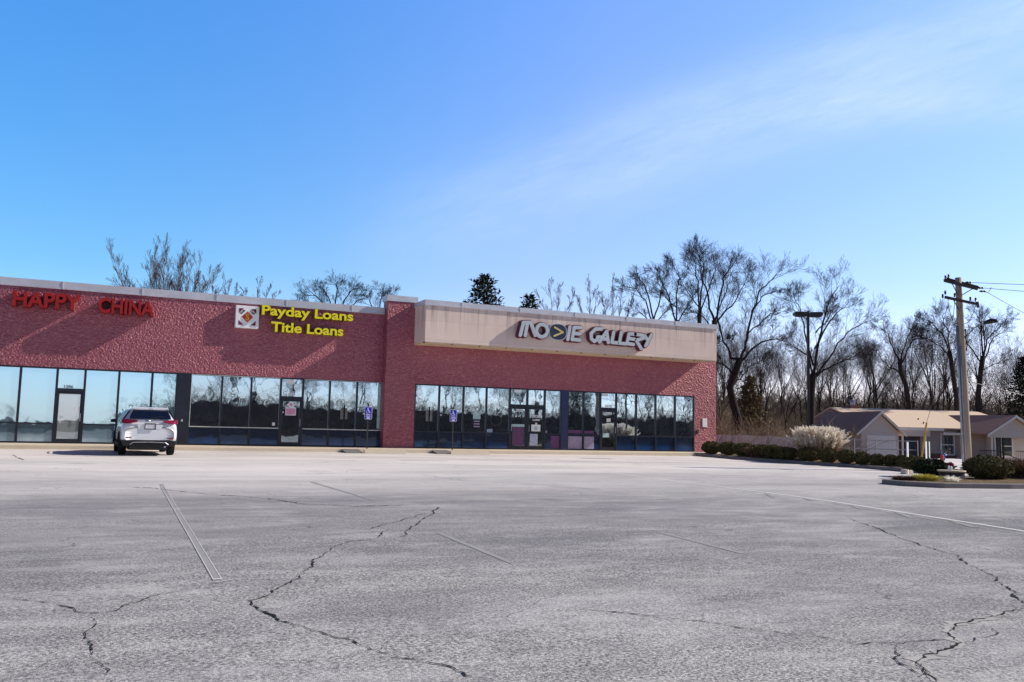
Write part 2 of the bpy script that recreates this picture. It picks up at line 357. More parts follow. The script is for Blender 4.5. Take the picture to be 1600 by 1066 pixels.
# ------------------------------------------------------------------ world and sun
SUN = Vector((1.0, -0.215, 0.68)).normalized()
elev = math.asin(SUN.z); az = math.atan2(SUN.x, SUN.y)
wd = bpy.data.worlds.new('World'); sc.world = wd; wd.use_nodes = True
k = N(wd.node_tree); bg = wd.node_tree.nodes['Background']
sky = k.n('ShaderNodeTexSky', sky_type='NISHITA', sun_disc=False); sky.sun_elevation = elev; sky.sun_rotation = az
sky.air_density = 1.0; sky.dust_density = .3; sky.ozone_density = 2.0; sky.altitude = 150
d = k.n('ShaderNodeTexCoord').outputs['Generated']
def dirband(n, width, soft):
    t = k.n('ShaderNodeVectorMath', operation='DOT_PRODUCT'); k.l(d, t.inputs[0]); t.inputs[1].default_value = n
    a = k.math('DIVIDE', t.outputs['Value'], width)
    return k.math('POWER', 2.718, k.math('MULTIPLY', k.math('MULTIPLY', a, a), -1.0)), t.outputs['Value']
fwv = Vector((syw*math.cos(PITCH), cyw*math.cos(PITCH), math.sin(PITCH))); rv = Vector((cyw, -syw, 0)); uv = rv.cross(fwv)
r2 = rv*math.cos(ROLL)+uv*math.sin(ROLL); u2 = -rv*math.sin(ROLL)+uv*math.cos(ROLL)
def sky_dir(hor, ver): return (fwv+r2*hor+u2*ver).normalized()
n1 = sky_dir(.036, .178).cross(sky_dir(.58, .361)).normalized(); n2 = sky_dir(.385, .26).cross(sky_dir(.58, .27)).normalized()
ndir = k.n('ShaderNodeVectorMath', operation='DOT_PRODUCT'); k.l(d, ndir.inputs[0]); ndir.inputs[1].default_value = sky_dir(.5, .3)
along = k.n('ShaderNodeMapRange'); k.l(ndir.outputs['Value'], along.inputs[0]); along.inputs[1].default_value = .78; along.inputs[2].default_value = .985
t1 = (sky_dir(.58, .361)-sky_dir(.036, .178)).normalized()
def dotn(v):
    q_ = k.n('ShaderNodeVectorMath', operation='DOT_PRODUCT'); k.l(d, q_.inputs[0]); q_.inputs[1].default_value = v; return q_.outputs['Value']
cv = k.n('ShaderNodeCombineXYZ'); k.l(k.math('MULTIPLY', dotn(n1), 22), cv.inputs[0]); k.l(k.math('MULTIPLY', dotn(t1), 5), cv.inputs[1]); cv.inputs[2].default_value = 7.3
wis = k.noise(cv.outputs[0], 1.6, 9, .66); wis2 = k.noise(k.scale(d, (2.2, 2.2, 5)), 1.0, 4, .5)
b1, _ = dirband(n1, .052, 0); b2, _ = dirband(n2, .020, 0); b3, _ = dirband(n1, .12, 0)
cl = k.math('MULTIPLY', b1, k.ramp(wis, [(.30, .30), (.72, 1.0)]))
m2 = k.n('ShaderNodeMapRange'); k.l(dotn(sky_dir(.60, .265)), m2.inputs[0]); m2.inputs[1].default_value = .965; m2.inputs[2].default_value = .998
cl = k.math('ADD', cl, k.math('MULTIPLY', k.math('MULTIPLY', b2, m2.outputs[0]), k.ramp(wis, [(.30, .3), (.7, .9)])))
cl = k.math('ADD', cl, k.math('MULTIPLY', b3, k.ramp(wis2, [(.45, 0.0), (.75, .35)])))
cl = k.math('MULTIPLY', k.math('MULTIPLY', cl, along.outputs[0]), .80, True)
gm = k.n('ShaderNodeGamma'); gm.inputs[1].default_value = 1.0; k.l(sky.outputs[0], gm.inputs[0])
zz = k.sep(d)[2]
tint = k.mix(1.0, gm.outputs[0], k.ramp(zz, [(0.0, (1.30, 1.12, 1.50)), (.06, (1.34, 1.13, 1.38)), (.16, (1.07, 1.09, 1.28)), (.5, (1.12, 1.34, 1.90))]), 'MULTIPLY')
lf_ = k.n('ShaderNodeVectorMath', operation='DOT_PRODUCT'); k.l(d, lf_.inputs[0]); lf_.inputs[1].default_value = sky_dir(-.70, .50)
lm = k.n('ShaderNodeMapRange'); k.l(lf_.outputs['Value'], lm.inputs[0]); lm.inputs[1].default_value = .78; lm.inputs[2].default_value = .995
tint = k.mix(1.0, tint, k.mix(lm.outputs[0], (1, 1, 1), (.44, .91, 1.0)), 'MULTIPLY')
# sky dimmed overhead and behind the viewer to cut fill on the facade
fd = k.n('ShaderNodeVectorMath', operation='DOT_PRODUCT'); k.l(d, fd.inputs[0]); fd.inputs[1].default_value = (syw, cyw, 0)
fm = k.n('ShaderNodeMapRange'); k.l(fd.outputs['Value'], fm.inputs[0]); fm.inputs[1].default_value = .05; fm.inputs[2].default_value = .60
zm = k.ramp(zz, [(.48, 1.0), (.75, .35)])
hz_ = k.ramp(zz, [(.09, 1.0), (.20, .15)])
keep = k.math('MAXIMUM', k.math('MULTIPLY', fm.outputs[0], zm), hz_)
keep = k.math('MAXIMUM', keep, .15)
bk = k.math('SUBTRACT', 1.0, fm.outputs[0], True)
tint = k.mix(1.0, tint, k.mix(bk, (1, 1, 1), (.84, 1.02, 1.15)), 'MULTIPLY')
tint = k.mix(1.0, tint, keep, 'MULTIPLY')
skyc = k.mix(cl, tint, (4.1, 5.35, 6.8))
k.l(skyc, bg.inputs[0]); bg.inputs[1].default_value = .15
ld = bpy.data.lights.new('Sun', 'SUN'); ld.energy = 5.0; ld.angle = R(.53); ld.color = (1.0, .92, .80)
lo = bpy.data.objects.new('Sun', ld); col.objects.link(lo); lo.rotation_euler = SUN.to_track_quat('Z', 'Y').to_euler(); lo.location = (20, -10, 40)
sc.view_settings.view_transform = 'Standard'; sc.view_settings.look = 'None'; sc.view_settings.exposure = 0
cam = bpy.data.cameras.new('Camera'); co = bpy.data.objects.new('Camera', cam); col.objects.link(co); sc.camera = co
cam.sensor_width = 36; cam.sensor_fit = 'HORIZONTAL'; cam.lens = FPX/1600*36; cam.clip_end = 3000; cam.clip_start = .1
m4 = Matrix.Identity(4)
for i in range(3): m4[i][0] = r2[i]; m4[i][1] = u2[i]; m4[i][2] = -fwv[i]
m4.translation = (CX, CY, CZ); co.matrix_world = m4

# ------------------------------------------------------------------ ground, lot, pavement
def sheet(name, xs, ys, fz, mat, kind='structure'):
    mb = MB(); nx, ny = len(xs), len(ys)
    mb.v = [(x, y, fz(x, y)) for y in ys for x in xs]
    mb.f = [(j*nx+i, j*nx+i+1, (j+1)*nx+i+1, (j+1)*nx+i) for j in range(ny-1) for i in range(nx-1)]
    o = mb.build(name, mat, smooth=True); o['kind'] = kind; return o
def frange(a, b, n): return [a+(b-a)*i/n for i in range(n+1)]
xs = [-900, -500, -250, -140]+frange(-90, 140, 92)+[200, 320, 600, 1100]; ys = [-900, -500, -250, -160]+frange(-110, 130, 96)+[180, 300, 600, 1100]
sheet('ground', xs, ys, lambda x, y: gz(x, y)-.05+(.12*mnoise.noise((x*.2, y*.2, 0)) if local(x, y)[1] > 62 and y > -2 else 0) - (0 if y > -60 else .0), M['ground'])
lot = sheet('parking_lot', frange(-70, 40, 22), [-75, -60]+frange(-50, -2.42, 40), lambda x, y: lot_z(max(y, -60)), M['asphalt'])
side = MB().box(-45, 23.9, -2.42, -.02, -.3, 0.0)
sw = side.build('sidewalk', M['conc'], bevel=.015); sw['kind'] = 'structure'
kb = MB().box(-45, 23.9, -2.56, -2.42, -.3, -.004).build('kerb', M['conc'], bevel=.02); kb['kind'] = 'structure'

def on_lot(p, dz): return (p[0], p[1], lot_z(p[1])+dz)
def ribbon(name, pts, w, mat, dz, jag=0.0, parent=lot, seed=0, taper=True, jw=.0):
    rr = random.Random(seed); P = [Vector((x, y, 0)) for x, y in pts]; q = []
    for a, b in zip(P[:-1], P[1:]):
        n = max(1, int((b-a).length/(.05 if jag else 1.0)))
        for i in range(n): q.append(a.lerp(b, i/n))
    q.append(P[-1]); mb = MB(); off = 0.0; L = len(q)
    for i, p in enumerate(q):
        d_ = (q[min(i+1, L-1)]-q[max(i-1, 0)]).normalized(); s = Vector((-d_.y, d_.x, 0))
        off = off*.70+rr.uniform(-jag, jag)*1.25
        ww = w*(.35+.65*min(1, i/4, (L-1-i)/4) if taper else 1)*(1+rr.uniform(-jw, jw))
        c = p+s*off
        if jag: ww *= max(.55, min(1.5, .9+1.3*mnoise.noise((p.x*2.1, p.y*2.1, seed*3.3))))
        e1, e2 = (rr.uniform(.45, 1.7), rr.uniform(.45, 1.7)) if jag else (1, 1)
        mb.v.append(on_lot(c+s*ww/2*e1, dz)); mb.v.append(on_lot(c-s*ww/2*e2, dz))
    mb.f = [(2*i+1, 2*i+3, 2*i+2, 2*i) for i in range(L-1)]
    if jag and name == 'crack':
        for i in range(4, L-4):
            if rr.random() < .07:
                a = rr.uniform(0, 6.28); c = q[i]; n_ = rr.randint(3, 9); o = len(mb.v)
                for t in range(n_+1):
                    ww = max(.002, w*.42*(1-t/(n_+1))); sd = Vector((-math.sin(a), math.cos(a), 0))
                    mb.v.append(on_lot(c+sd*ww/2, dz+.001)); mb.v.append(on_lot(c-sd*ww/2, dz+.001)); a += rr.uniform(-.6, .6); c = c+Vector((math.cos(a), math.sin(a), 0))*.07
                mb.f += [(o+2*t+1, o+2*t+3, o+2*t+2, o+2*t) for t in range(n_)]
    return mb.build(name, mat, parent)

# cracks in the asphalt, plan coordinates along each crack
CR = {
    'A1': (0.022, [(-2.2, -25.59), (-2.89, -27.02), (-3.44, -28.0), (-3.74, -28.52), (-4.08, -29.3)]),
    'A0': (0.016, [(-2.79, -26.56), (-3.86, -27.92), (-4.36, -28.5)]),
    'A': (0.017, [(-4.03, -28.46), (-4.49, -29.37), (-4.78, -29.55), (-5.13, -29.89), (-5.22, -30.19), (-5.55, -30.84), (-5.8, -31.51), (-6.03, -32.0), (-6.33, -32.56), (-6.49, -32.76), (-6.59, -32.81), (-6.53, -33.13), (-6.48, -33.45), (-6.43, -33.7), (-6.34, -33.87), (-6.26, -34.04), (-6.19, -34.27), (-6.07, -34.46), (-5.99, -34.67), (-5.92, -34.88), (-5.82, -35.04), (-5.69, -35.25), (-5.63, -35.47), (-5.53, -35.63)]),
    'B': (0.012, [(-8.46, -32.21), (-8.22, -32.32), (-8.06, -32.53), (-7.88, -32.86), (-7.76, -32.96), (-7.7, -32.98), (-7.57, -32.84), (-7.5, -32.7), (-7.3, -32.42), (-7.13, -32.25), (-6.84, -31.99), (-6.53, -31.86), (-6.07, -31.94)]),
    'C': (0.009, [(-7.76, -32.96), (-7.74, -33.33), (-7.8, -33.52), (-7.79, -33.82), (-7.75, -34.1), (-7.73, -34.35), (-7.68, -34.56), (-7.64, -34.65), (-7.65, -34.79)]),
    'D': (0.026, [(4.54, -28.63), (3.73, -30.1), (3.04, -31.2), (2.67, -31.9), (2.5, -32.4), (1.81, -33.26), (1.6, -33.55), (1.39, -33.92), (1.12, -34.1), (0.86, -34.44), (0.68, -34.65), (0.5, -34.71), (0.31, -34.94), (0.16, -35.19)]),
    'E': (0.017, [(0.05, -35.2), (-0.28, -35.23), (-0.58, -35.35), (-0.9, -35.38), (-1.15, -35.42), (-1.48, -35.57), (-1.7, -35.83), (-1.74, -35.92), (-1.92, -36.0), (-2.3, -36.07), (-2.51, -36.17), (-2.68, -36.36), (-2.83, -36.58), (-2.97, -36.74)]),
    'F': (0.016, [(-1.74, -35.92), (-1.5, -35.84), (-1.25, -35.82), (-1.13, -35.74), (-1.09, -35.64)]),
    'F2': (0.014, [(-1.47, -35.87), (-1.14, -36.03)]),
    'G': (0.017, [(-3.97, -33.98), (-3.63, -34.26), (-3.52, -34.42), (-3.24, -34.66), (-3.04, -35.01), (-2.79, -35.31), (-2.66, -35.51), (-2.56, -35.66), (-2.26, -35.75), (-1.98, -35.77), (-1.78, -35.8)]),
    'H': (0.020, [(-2.3, -35.78), (-2.45, -35.88), (-2.64, -36.08), (-2.76, -36.3), (-2.8, -36.46)]),
    'I': (0.034, [(-7.22, -20.76), (-6.86, -20.95), (-5.84, -22.57), (-5.26, -23.12), (-4.78, -23.83), (-4.48, -24.67), (-3.64, -25.25), (-2.18, -25.18)]),
    'J': (0.03, [(0.42, -17.13), (0.88, -19.55)]),
    'J2': (0.05, [(-10.39, -7.3), (-9.84, -10.44)]),
}
for i, (kk, (w_, pts)) in enumerate(CR.items()):
    ribbon('crack', pts, w_*.66, M['crack'], .006, jag=.020 if w_ > .01 else .012, seed=i, jw=.8)
    if kk in 'AEFHG': ribbon('crack_edge', pts, w_*4.5, M['crackpale'] if kk in 'EF' else M['conc_grey'], .003, jag=.02, seed=i+50, jw=.6) if kk in 'E' else None
def stripe(name, a, b, w, mat, dz=.004, **kw): return ribbon(name, [a, b], w, mat, dz, taper=False, **kw)
st_ = stripe('parking_stripe', (-6.54, -20.0), (-6.70, -31.78), .07, M['stripe_faint'])
for sx in (-1, 1): stripe('stripe_edge', (-6.55+sx*.034, -20.5), (-6.70+sx*.038, -31.80), .008, M['stripe'], .007)
stripe('stripe_edge', (-6.74, -31.76), (-6.66, -31.76), .05, M['stripe'], .0085)
stripe('stripe_edge', (-6.65, -25.3), (-6.58, -25.3), .08, M['stripe'], .0085)
ribbon('parking_stripe', [(7.12, -16.0), (7.14, -23.5), (7.0, -25.7), (6.19, -30.8), (5.6, -34.0)], .11, M['stripe'], .004, taper=False)
ribbon('parking_stripe', [(6.60, -26.2), (5.9, -30.1), (5.5, -32.2)], .07, M['stripe_faint'], .004, taper=False)
for a, b in [((6.88, -23.77), (6.25, -24.71)), ((6.9, -25.03), (6.59, -25.61)), ((6.81, -26.5), (6.29, -27.22)), ((6.57, -27.88), (5.86, -28.88)), ((6.27, -29.37), (5.76, -30.22))]:
    stripe('stripe_tick', a, b, .10, M['stripe_faint'], .0065)
stripe('parking_stripe', (-.20, -29.6), (-.36, -31.7), .09, M['stripe_faint']); stripe('parking_stripe', (-3.44, -29.0), (-3.53, -31.6), .08, M['stripe_faint'])
stripe('parking_stripe', (-3.2, -19.5), (-3.0, -24.2), .07, M['stripe_faint'])
#ribbon('worn_track', [(-5.2, -32.5), (-3.87, -32.34), (-2.86, -32.22), (-1.85, -32.27), (-.39, -32.19), (1.16, -32.2), (3.2, -31.9)], .10, M['stripe_faint'], .0025, jag=.02, jw=.7)
for x in (3.2, 9.6): stripe('accessible_bay_stripe', (x-.9, -9.2), (x+.9, -9.4), .16, M['stripe_blue'])

# ------------------------------------------------------------------ shop building
bld = empty('strip_mall', (0, 0, 0), 0, 'long single storey brick strip mall with beige sign fascia and dark glass shop fronts', 'shop building')
T = .50; D = 1.58; FY = -T-D
w1 = MB()
w1.box(-45, 4.2, 0, .3, 3.10, 6.36)
def relief(mb, x0, x1, z0, z1, y, step=.031):
    nx, nz = int((x1-x0)/step), int((z1-z0)/step); o = len(mb.v)
    for j in range(nz+1):
        for i in range(nx+1):
            x = x0+(x1-x0)*i/nx; z = z0+(z1-z0)*j/nz
            h = mnoise.noise((x*17, z*19, 3.1))*.008+mnoise.cell((x*22.0, z*24.0, 1.7))*.008+mnoise.noise((x*33, z*35, 8.2))*.004
            e = min(1, min(i, nx-i, j, nz-j))
            mb.v.append((x, y-.014-h*e, z))
    mb.f += [(o+j*(nx+1)+i, o+j*(nx+1)+i+1, o+(j+1)*(nx+1)+i+1, o+(j+1)*(nx+1)+i) for j in range(nz) for i in range(nx)]
relief(w1, -14.0, 4.195, 3.11, 6.36, -.004)
w1.build('brick_wall', M['brick'], bld)
w2 = MB()
w2.box(4.2, 5.6, -T, .2, 0, 6.96); w2.box(5.6, 5.70, -T, .2, 0, 6.70)
w2.box(5.70, 21.96, -T, .2, 3.07, 6.70); w2.box(21.96, 23.45, -T, .2, 0, 6.70)
w2.box(23.25, 23.45, .2, 20, -.5, 6.70); w2.box(-45, 23.25, 19.8, 20, -.5, 6.3)
relief(w2, 4.2, 5.69, .01, 6.95, -T-.004); relief(w2, 5.70, 21.955, 3.08, 4.93, -T-.004); relief(w2, 21.965, 23.45, .01, 6.69, -T-.004)
w2.build('brick_wall', M['brick'], bld)
MB().box(-45, 23.2, .3, 19.8, 6.0, 6.12).build('roof', M['roofing'], bld)
MB().box(-45, 4.18, -.055, .34, 6.36, 6.67).box(-45, 4.18, -.07, -.055, 6.34, 6.40)._seams(-45, 4.18, -.074, 6.345, 6.665, 3.05).build('coping', M['coping'], bld)
MB().box(4.15, 5.68, -T-.055, .25, 6.96, 7.24).build('coping', M['coping'], bld)
MB().box(5.5, 22.30, FY-.055, .25, 6.70, 6.935).box(5.49, 22.31, FY-.068, FY-.055, 6.68, 6.74).box(22.30, 23.50, -T-.05, .25, 6.70, 6.93)._seams(5.5, 22.3, FY-.072, 6.685, 6.93, 3.05).build('coping', M['coping'], bld)
MB().box(5.56, 22.26, FY, -T-.002, 4.97, 6.70).build('fascia', M['fascia'], bld)
sf = MB()
for i in range(12):
    a = 5.56+i*16.70/12; sf.box(a+.02, a+16.70/12-.02, FY+.02, -T-.004, 4.925, 4.968)
sfo = sf.build('soffit', M['soffit'], bld)
for i in range(12):
    a = 5.56+i*16.70/12; MB().box(a-.025, a+.025, FY+.05, FY+.16, 4.90, 4.965).build('soffit_bracket', M['darkmetal'], sfo)
# shop fronts
prn = random.Random(12)
def pane_box(x0, x1, y0, y1, z0, z1):
    mb = MB().box(x0, x1, y0, y1, z0, z1); a, b = prn.uniform(-.0035, .0035), prn.uniform(-.0025, .0025)
    mb.v = [(x, y+(x-(x0+x1)/2)*a+(z-(z0+z1)/2)*b, z) for x, y, z in mb.v]; return mb
def bay(x0, x1, y, zb, zt, sill, fw, glass, low, trim=None, parts=True):
    f = MB()
    f.box(x0, x0+fw, y-.03, y+.09, zb, zt); f.box(x1-fw, x1, y-.03, y+.09, zb, zt)
    f.box(x0+fw, x1-fw, y-.03, y+.09, zt-.06, zt); f.box(x0+fw, x1-fw, y-.03, y+.09, zb, zb+.07)
    if sill: f.box(x0+fw, x1-fw, y-.03, y+.09, sill-.03, sill+.03)
    o = f.build('shop_window', M['frame'], bld)
    if sill:
        pane_box(x0+fw, x1-fw, y+.03, y+.045, sill+.03, zt-.06).build('pane', glass, o)
        pane_box(x0+fw, x1-fw, y+.03, y+.045, zb+.07, sill-.03).build('pane', low, o)
    else: MB().box(x0+fw, x1-fw, y+.03, y+.045, zb+.07, zt-.06).build('pane', glass, o)
    return o
def door(x0, x1, y, zt, hdr, glass, transom, handle_side=1, low=None):
    fw = .045; f = MB()
    f.box(x0, x0+fw, y-.03, y+.09, 0, zt); f.box(x1-fw, x1, y-.03, y+.09, 0, zt)
    f.box(x0+fw, x1-fw, y-.03, y+.09, hdr, hdr+.14); f.box(x0+fw, x1-fw, y-.03, y+.09, zt-.06, zt)
    a, b = x0+fw+.005, x1-fw-.005
    f.box(a, a+.075, y-.01, y+.05, .02, hdr-.01); f.box(b-.075, b, y-.01, y+.05, .02, hdr-.01)
    f.box(a+.075, b-.075, y-.01, y+.05, .02, .19); f.box(a+.075, b-.075, y-.01, y+.05, hdr-.09, hdr-.01)
    o = f.build('shop_door', M['frame'], bld)
    pane_box(a+.075, b-.075, y+.01, y+.02, .19, hdr-.09).build('pane', glass, o)
    pane_box(x0+fw, x1-fw, y+.03, y+.045, hdr+.14, zt-.06).build('transom_pane', transom, o)
    hx = b-.04 if handle_side > 0 else a+.04
    MB().tube([(hx, y-.012, .92), (hx, y-.07, .94), (hx, y-.07, 1.22), (hx, y-.012, 1.24)], .014, 6).build('handle', M['metal'], o)
    return o
# store with curtains
edges = [-16.2, -14.87, -13.55, -12.23, -10.9, -9.575]
for a, b in zip(edges[:-1], edges[1:]): bay(a, b, 0, 0, 3.10, .80, .045, M['glass_bright'], M['glass_low_bright'])
d1 = door(-9.575, -8.54, 0, 3.10, 2.12, M['glass_frost'], M['glass_bright'], 1)
for a, b in ((-8.54, -7.25), (-7.25, -5.95), (-5.95, -4.95)): bay(a, b, 0, 0, 3.10, .80, .045, M['glass_bright'], M['glass_low_bright'])
pp = MB().box(-4.95, -4.40, -.04, .2, 0, 3.10).build('entry_post', M['frame'], bld)
MB().lathe((-4.68, -.05, 1.05), [(.04, -.05), (.05, 0), (.04, .05)], 8).build('door_bell', M['metal'], pp)
MB().box(-45, -16.2, 0, .3, 0, 3.10).build('brick_wall', M['brick'], bld)
# loan store
ed = [-4.40, -3.08, -1.82, -.525]
for a, b in zip(ed[:-1], ed[1:]): bay(a, b, 0, 0, 3.10, .80, .04, M['glass'], M['glass_low'])
d2 = door(-.525, .483, 0, 3.10, 2.12, M['glass'], M['glass'], 1)
ed = [.483, 1.72, 3.006, 4.26]
for i, (a, b) in enumerate(zip(ed[:-1], ed[1:])): bay(a, b, 0, 0, 3.10, .80, .04, M['glass'], M['glass_low'])
MB().box(4.02, 4.16, .024, .029, .9, 3.0).build('blind_edge', M['teal'], bld)
tr = MB()
for a, b in ((-4.37, -.56), (.52, 4.22)):
    tr.box(a, b, -.036, -.031, .785, .825); tr.box(a, b, -.036, -.031, 3.055, 3.08)
tr.box(-4.37, -4.345, -.036, -.031, .825, 3.055); tr.box(4.195, 4.22, -.036, -.031, .825, 3.055)
tr.build('window_trim', M['frame_pale'], bld)
MB().box(4.205, 4.26, -.06, .1, .0, 3.10).build('end_post', M['frame'], bld)
# video store
YR = -T
ed = [5.70, 6.94, 8.20, 9.43, 10.70]
vw = [bay(a, b, YR, 0, 3.07, .80, .04, M['glass'], M['glass_low']) for a, b in zip(ed[:-1], ed[1:])]
d3 = door(10.70, 11.68, YR, 3.07, 2.12, M['glass'], M['glass'], -1); d4 = door(11.68, 12.67, YR, 3.07, 2.12, M['glass'], M['glass'], -1)
vw.append(bay(12.67, 13.62, YR, 0, 3.07, .80, .04, M['glass'], M['glass_low']))
MB().box(13.62, 14.0, YR-.04, .1, 0, 3.07).build('entry_post', plain('navy_post', (.02, .03, .10), .4), bld)
for a, b in ((14.0, 14.94), (14.94, 15.95)): vw.append(bay(a, b, YR, 0, 3.07, .80, .04, M['glass'], M['glass_low']))
d5 = door(15.95, 16.93, YR, 3.07, 2.12, M['glass'], M['glass'], 1)
for a, b in ((16.93, 18.18), (18.18, 19.42), (19.42, 20.69), (20.69, 21.95)): vw.append(bay(a, b, YR, 0, 3.07, .80, .04, M['glass'], M['glass_low']))
def board(o, x0, x1, z0, z1, mat, y=YR+.024, name='poster'): return MB().box(x0, x1, y, y+.004, z0, z1).build(name, mat, o)
def words(o, s, x0, x1, z0, z1, mat, y, off=.01, name='lettering'):
    mb = MB(); flat_text(mb, s, x0, x1, z0, z1, y, off); return mb.build(name, mat, o)
board(d3, 10.88, 11.52, .21, 1.12, M['purple'], YR+.004); board(d3, 10.84, 11.54, 1.14, 1.27, M['teal'], YR+.004)
board(d4, 11.86, 12.30, .21, .80, M['ltblue'], YR+.004)
board(vw[4], 13.05, 13.57, .08, .72, M['purple']); board(vw[5], 14.06, 14.88, .08, .72, M['lilac']); board(vw[6], 15.0, 15.6, .08, .72, M['lilac'])
board(vw[5], 14.06, 14.88, .86, 1.05, M['purple']); board(vw[6], 15.0, 15.6, .86, 1.02, M['purple'])
words(d3, '1082', 11.10, 11.42, 1.90, 2.02, M['white'], YR-.014, .02)
p_ = board(d3, 11.02, 11.10, 1.62, 1.70, M['white'], YR-.004, 'sticker')
board(d3, 10.95, 11.32, 2.86, 3.0, M['white'], YR+.024, 'paper_notice')
words(d4, 'STORE', 11.98, 12.42, 1.62, 1.76, M['white'], YR-.003, .03); words(d4, 'CLOSED', 11.99, 12.41, 1.46, 1.56, M['white'], YR-.003, .02)
board(d4, 11.93, 12.44, .93, 1.27, M['white'], YR-.003, 'paper_notice'); board(d4, 12.10, 12.27, .99, 1.17, M['teal'], YR-.006, 'paper_notice'); board(d4, 12.15, 12.25, 1.275, 1.36, M['white'], YR-.003, 'sticker')
words(d5, '1078', 16.26, 16.66, 2.27, 2.42, M['white'], YR+.02, .03); words(d5, 'ENTER', 16.22, 16.66, 1.90, 2.02, M['white'], YR-.003, .02)
board(d5, 16.34, 16.58, 1.52, 1.69, M['white'], YR-.003, 'sticker'); board(d5, 16.12, 16.50, .70, .92, M['teal'], YR-.003, 'sticker'); board(d5, 16.03, 16.42, 2.86, 3.0, M['white'], YR+.022, 'paper_notice')
board(vw[2], 8.74, 9.13, 1.46, 1.78, M['teal'], YR+.024, 'paper_notice')
for z in (1.33, 1.20, 1.07): board(vw[2], 8.79, 9.10, z, z+.06, M['lilac'], YR+.024, 'paper_notice')
wr = MB()
for i in range(22):
    a = 2*math.pi*i/22; wr.tube([(9.98+.30*math.cos(a), YR+.02, 1.48+.30*math.sin(a)), (9.98+.30*math.cos(a+.2), YR+.018, 1.48+.30*math.sin(a+.2))], .012, 4)
wr.build('round_decal', plain('faint_decal', (.10, .09, .12), .6), vw[3])
board(vw[7], 17.03, 17.26, 1.27, 1.37, M['lilac'], YR+.024, 'sticker'); board(vw[7], 17.36, 17.52, 2.75, 2.98, M['teal'], YR+.024, 'sticker')
board(vw[4], 12.76, 12.84, .86, .98, M['lilac'], YR+.024, 'sticker')
words(d1, '1086', -9.30, -8.96, 2.27, 2.40, M['black'], .02, .02)
board(d1, -8.82, -8.68, 1.36, 1.52, M['white'], .0, 'sticker')
words(d2, '1084', -.26, .12, 2.27, 2.42, M['white'], .02, .03)
board(d2, -.24, .06, 2.82, 3.02, M['white'], .024, 'paper_notice'); board(d2, -.27, .20, 1.40, 1.76, M['white'], .003, 'loan_decal'); board(d2, -.24, .17, 1.43, 1.72, M['pink'], .0015, 'loan_decal')
MB().prism([(-.035, .002, 2.04), (.15, .002, 1.88), (-.035, .002, 1.72), (-.22, .002, 1.88)], (0, -.004, 0)).build('loan_decal', M['white'], d2)
MB().prism([(-.035, -.003, 1.97), (.06, -.003, 1.88), (-.035, -.003, 1.79), (-.13, -.003, 1.88)], (0, -.003, 0)).build('loan_decal', M['pink'], d2)
board(d2, -.42, -.35, 1.50, 1.57, M['white'], .003, 'sticker'); board(d2, -.40, -.28, .24, .29, M['white'], .003, 'sticker')
MB().box(-.83, -.71, .02, .026, .92, 1.06).build('sticker', M['white'], bld)
nb = MB().box(22.50, 22.80, YR-.052, YR-.036, 1.38, 1.86).build('wall_notice', M['white'], None, bevel=.004)
tag(nb, 'blank white notice fixed to the brick pier at the end of the shops', 'notice')
fx = MB().box(22.06, 22.20, YR-.10, YR-.002, 1.05, 1.20).lathe((22.13, YR-.06, .98), [(.05, 0), (.05, .08)], 8).build('wall_socket', M['darkmetal'])
tag(fx, 'small dark outlet box on the brick beside the last shop window', 'outlet box')

# ------------------------------------------------------------------ wall signs
def letter_sign(name, rows, label, face, ret, depth, y0, off, ridge=False):
    root = empty(name, (0, 0, 0), 0, label, 'sign')
    for s, x0, x1, z0, z1 in rows:
        V0, _ = text_mesh(s, 1, off); full0 = min(q[0] for q in V0); full1 = max(q[0] for q in V0)
        cap, _ = text_mesh('H', 1, off); c0 = min(q[1] for q in cap); c1 = max(q[1] for q in cap)
        kx = (x1-x0)/(full1-full0); kz = (z1-z0)/(c1-c0)
        for i, ch in enumerate(s):
            if ch == ' ': continue
            pv, _ = text_mesh(s[:i+1], 1, off); right = max(q[0] for q in pv)
            v, f = text_mesh(ch, 1, off, .5); cr = max(q[0] for q in v)
            dx = right-cr
            mb = MB(); fs = MB()
            mb.add([(x0+(q[0]+dx-full0)*kx, y0-depth/2-q[2]*depth, z0+(q[1]-c0)*kz) for q in v], f)
            o = mb.build('letter', ret, root)
            v2, f2 = text_mesh(ch, 1, off-.012, 0)
            r2_ = max(q[0] for q in v2); l2_ = min(q[0] for q in v2); l1_ = min(q[0] for q in v)
            fs.add([(x0+(q[0]+dx-full0)*kx, y0-depth-.006, z0+(q[1]-c0)*kz) for q in v2], f2)
            fs.build('letter_face', face, o)
    return root
letter_sign('channel_letter_sign', [('HAPPY', -11.36, -8.90, 5.46, 6.09), ('CHINA', -8.24, -6.08, 5.43, 6.06)], 'red block letters reading HAPPY CHINA high on the brick wall', M['red'], M['reddark'], .60, -.002, .034)
letter_sign('channel_letter_sign', [('Payday Loans', -1.62, 2.56, 5.85, 6.30), ('Title Loans', -1.18, 2.12, 5.12, 5.58)], 'yellow letters reading Payday Loans above Title Loans on the brick', M['yellow'], M['yellowdark'], .48, -.002, .037)
lg = empty('logo_cabinet_sign', (0, 0, 0), 0, 'square white sign box with maroon corners and a gold S in a red diamond', 'sign')
lx, lz, lh = -2.20, 5.72, .50; LY = -.30
MB().box(lx-lh, lx+lh, LY, -.002, lz-lh, lz+lh).build('cabinet', M['white'], lg, bevel=.01)
for sx in (-1, 1):
    for sz in (-1, 1):
        a, b = .37, .16
        MB().prism([(lx+sx*a, LY-.002, lz+sz*a), (lx+sx*a, LY-.002, lz+sz*b), (lx+sx*b, LY-.002, lz+sz*a)][::sx*sz], (0, -.006, 0)).build('corner_triangle', M['maroon'], lg)
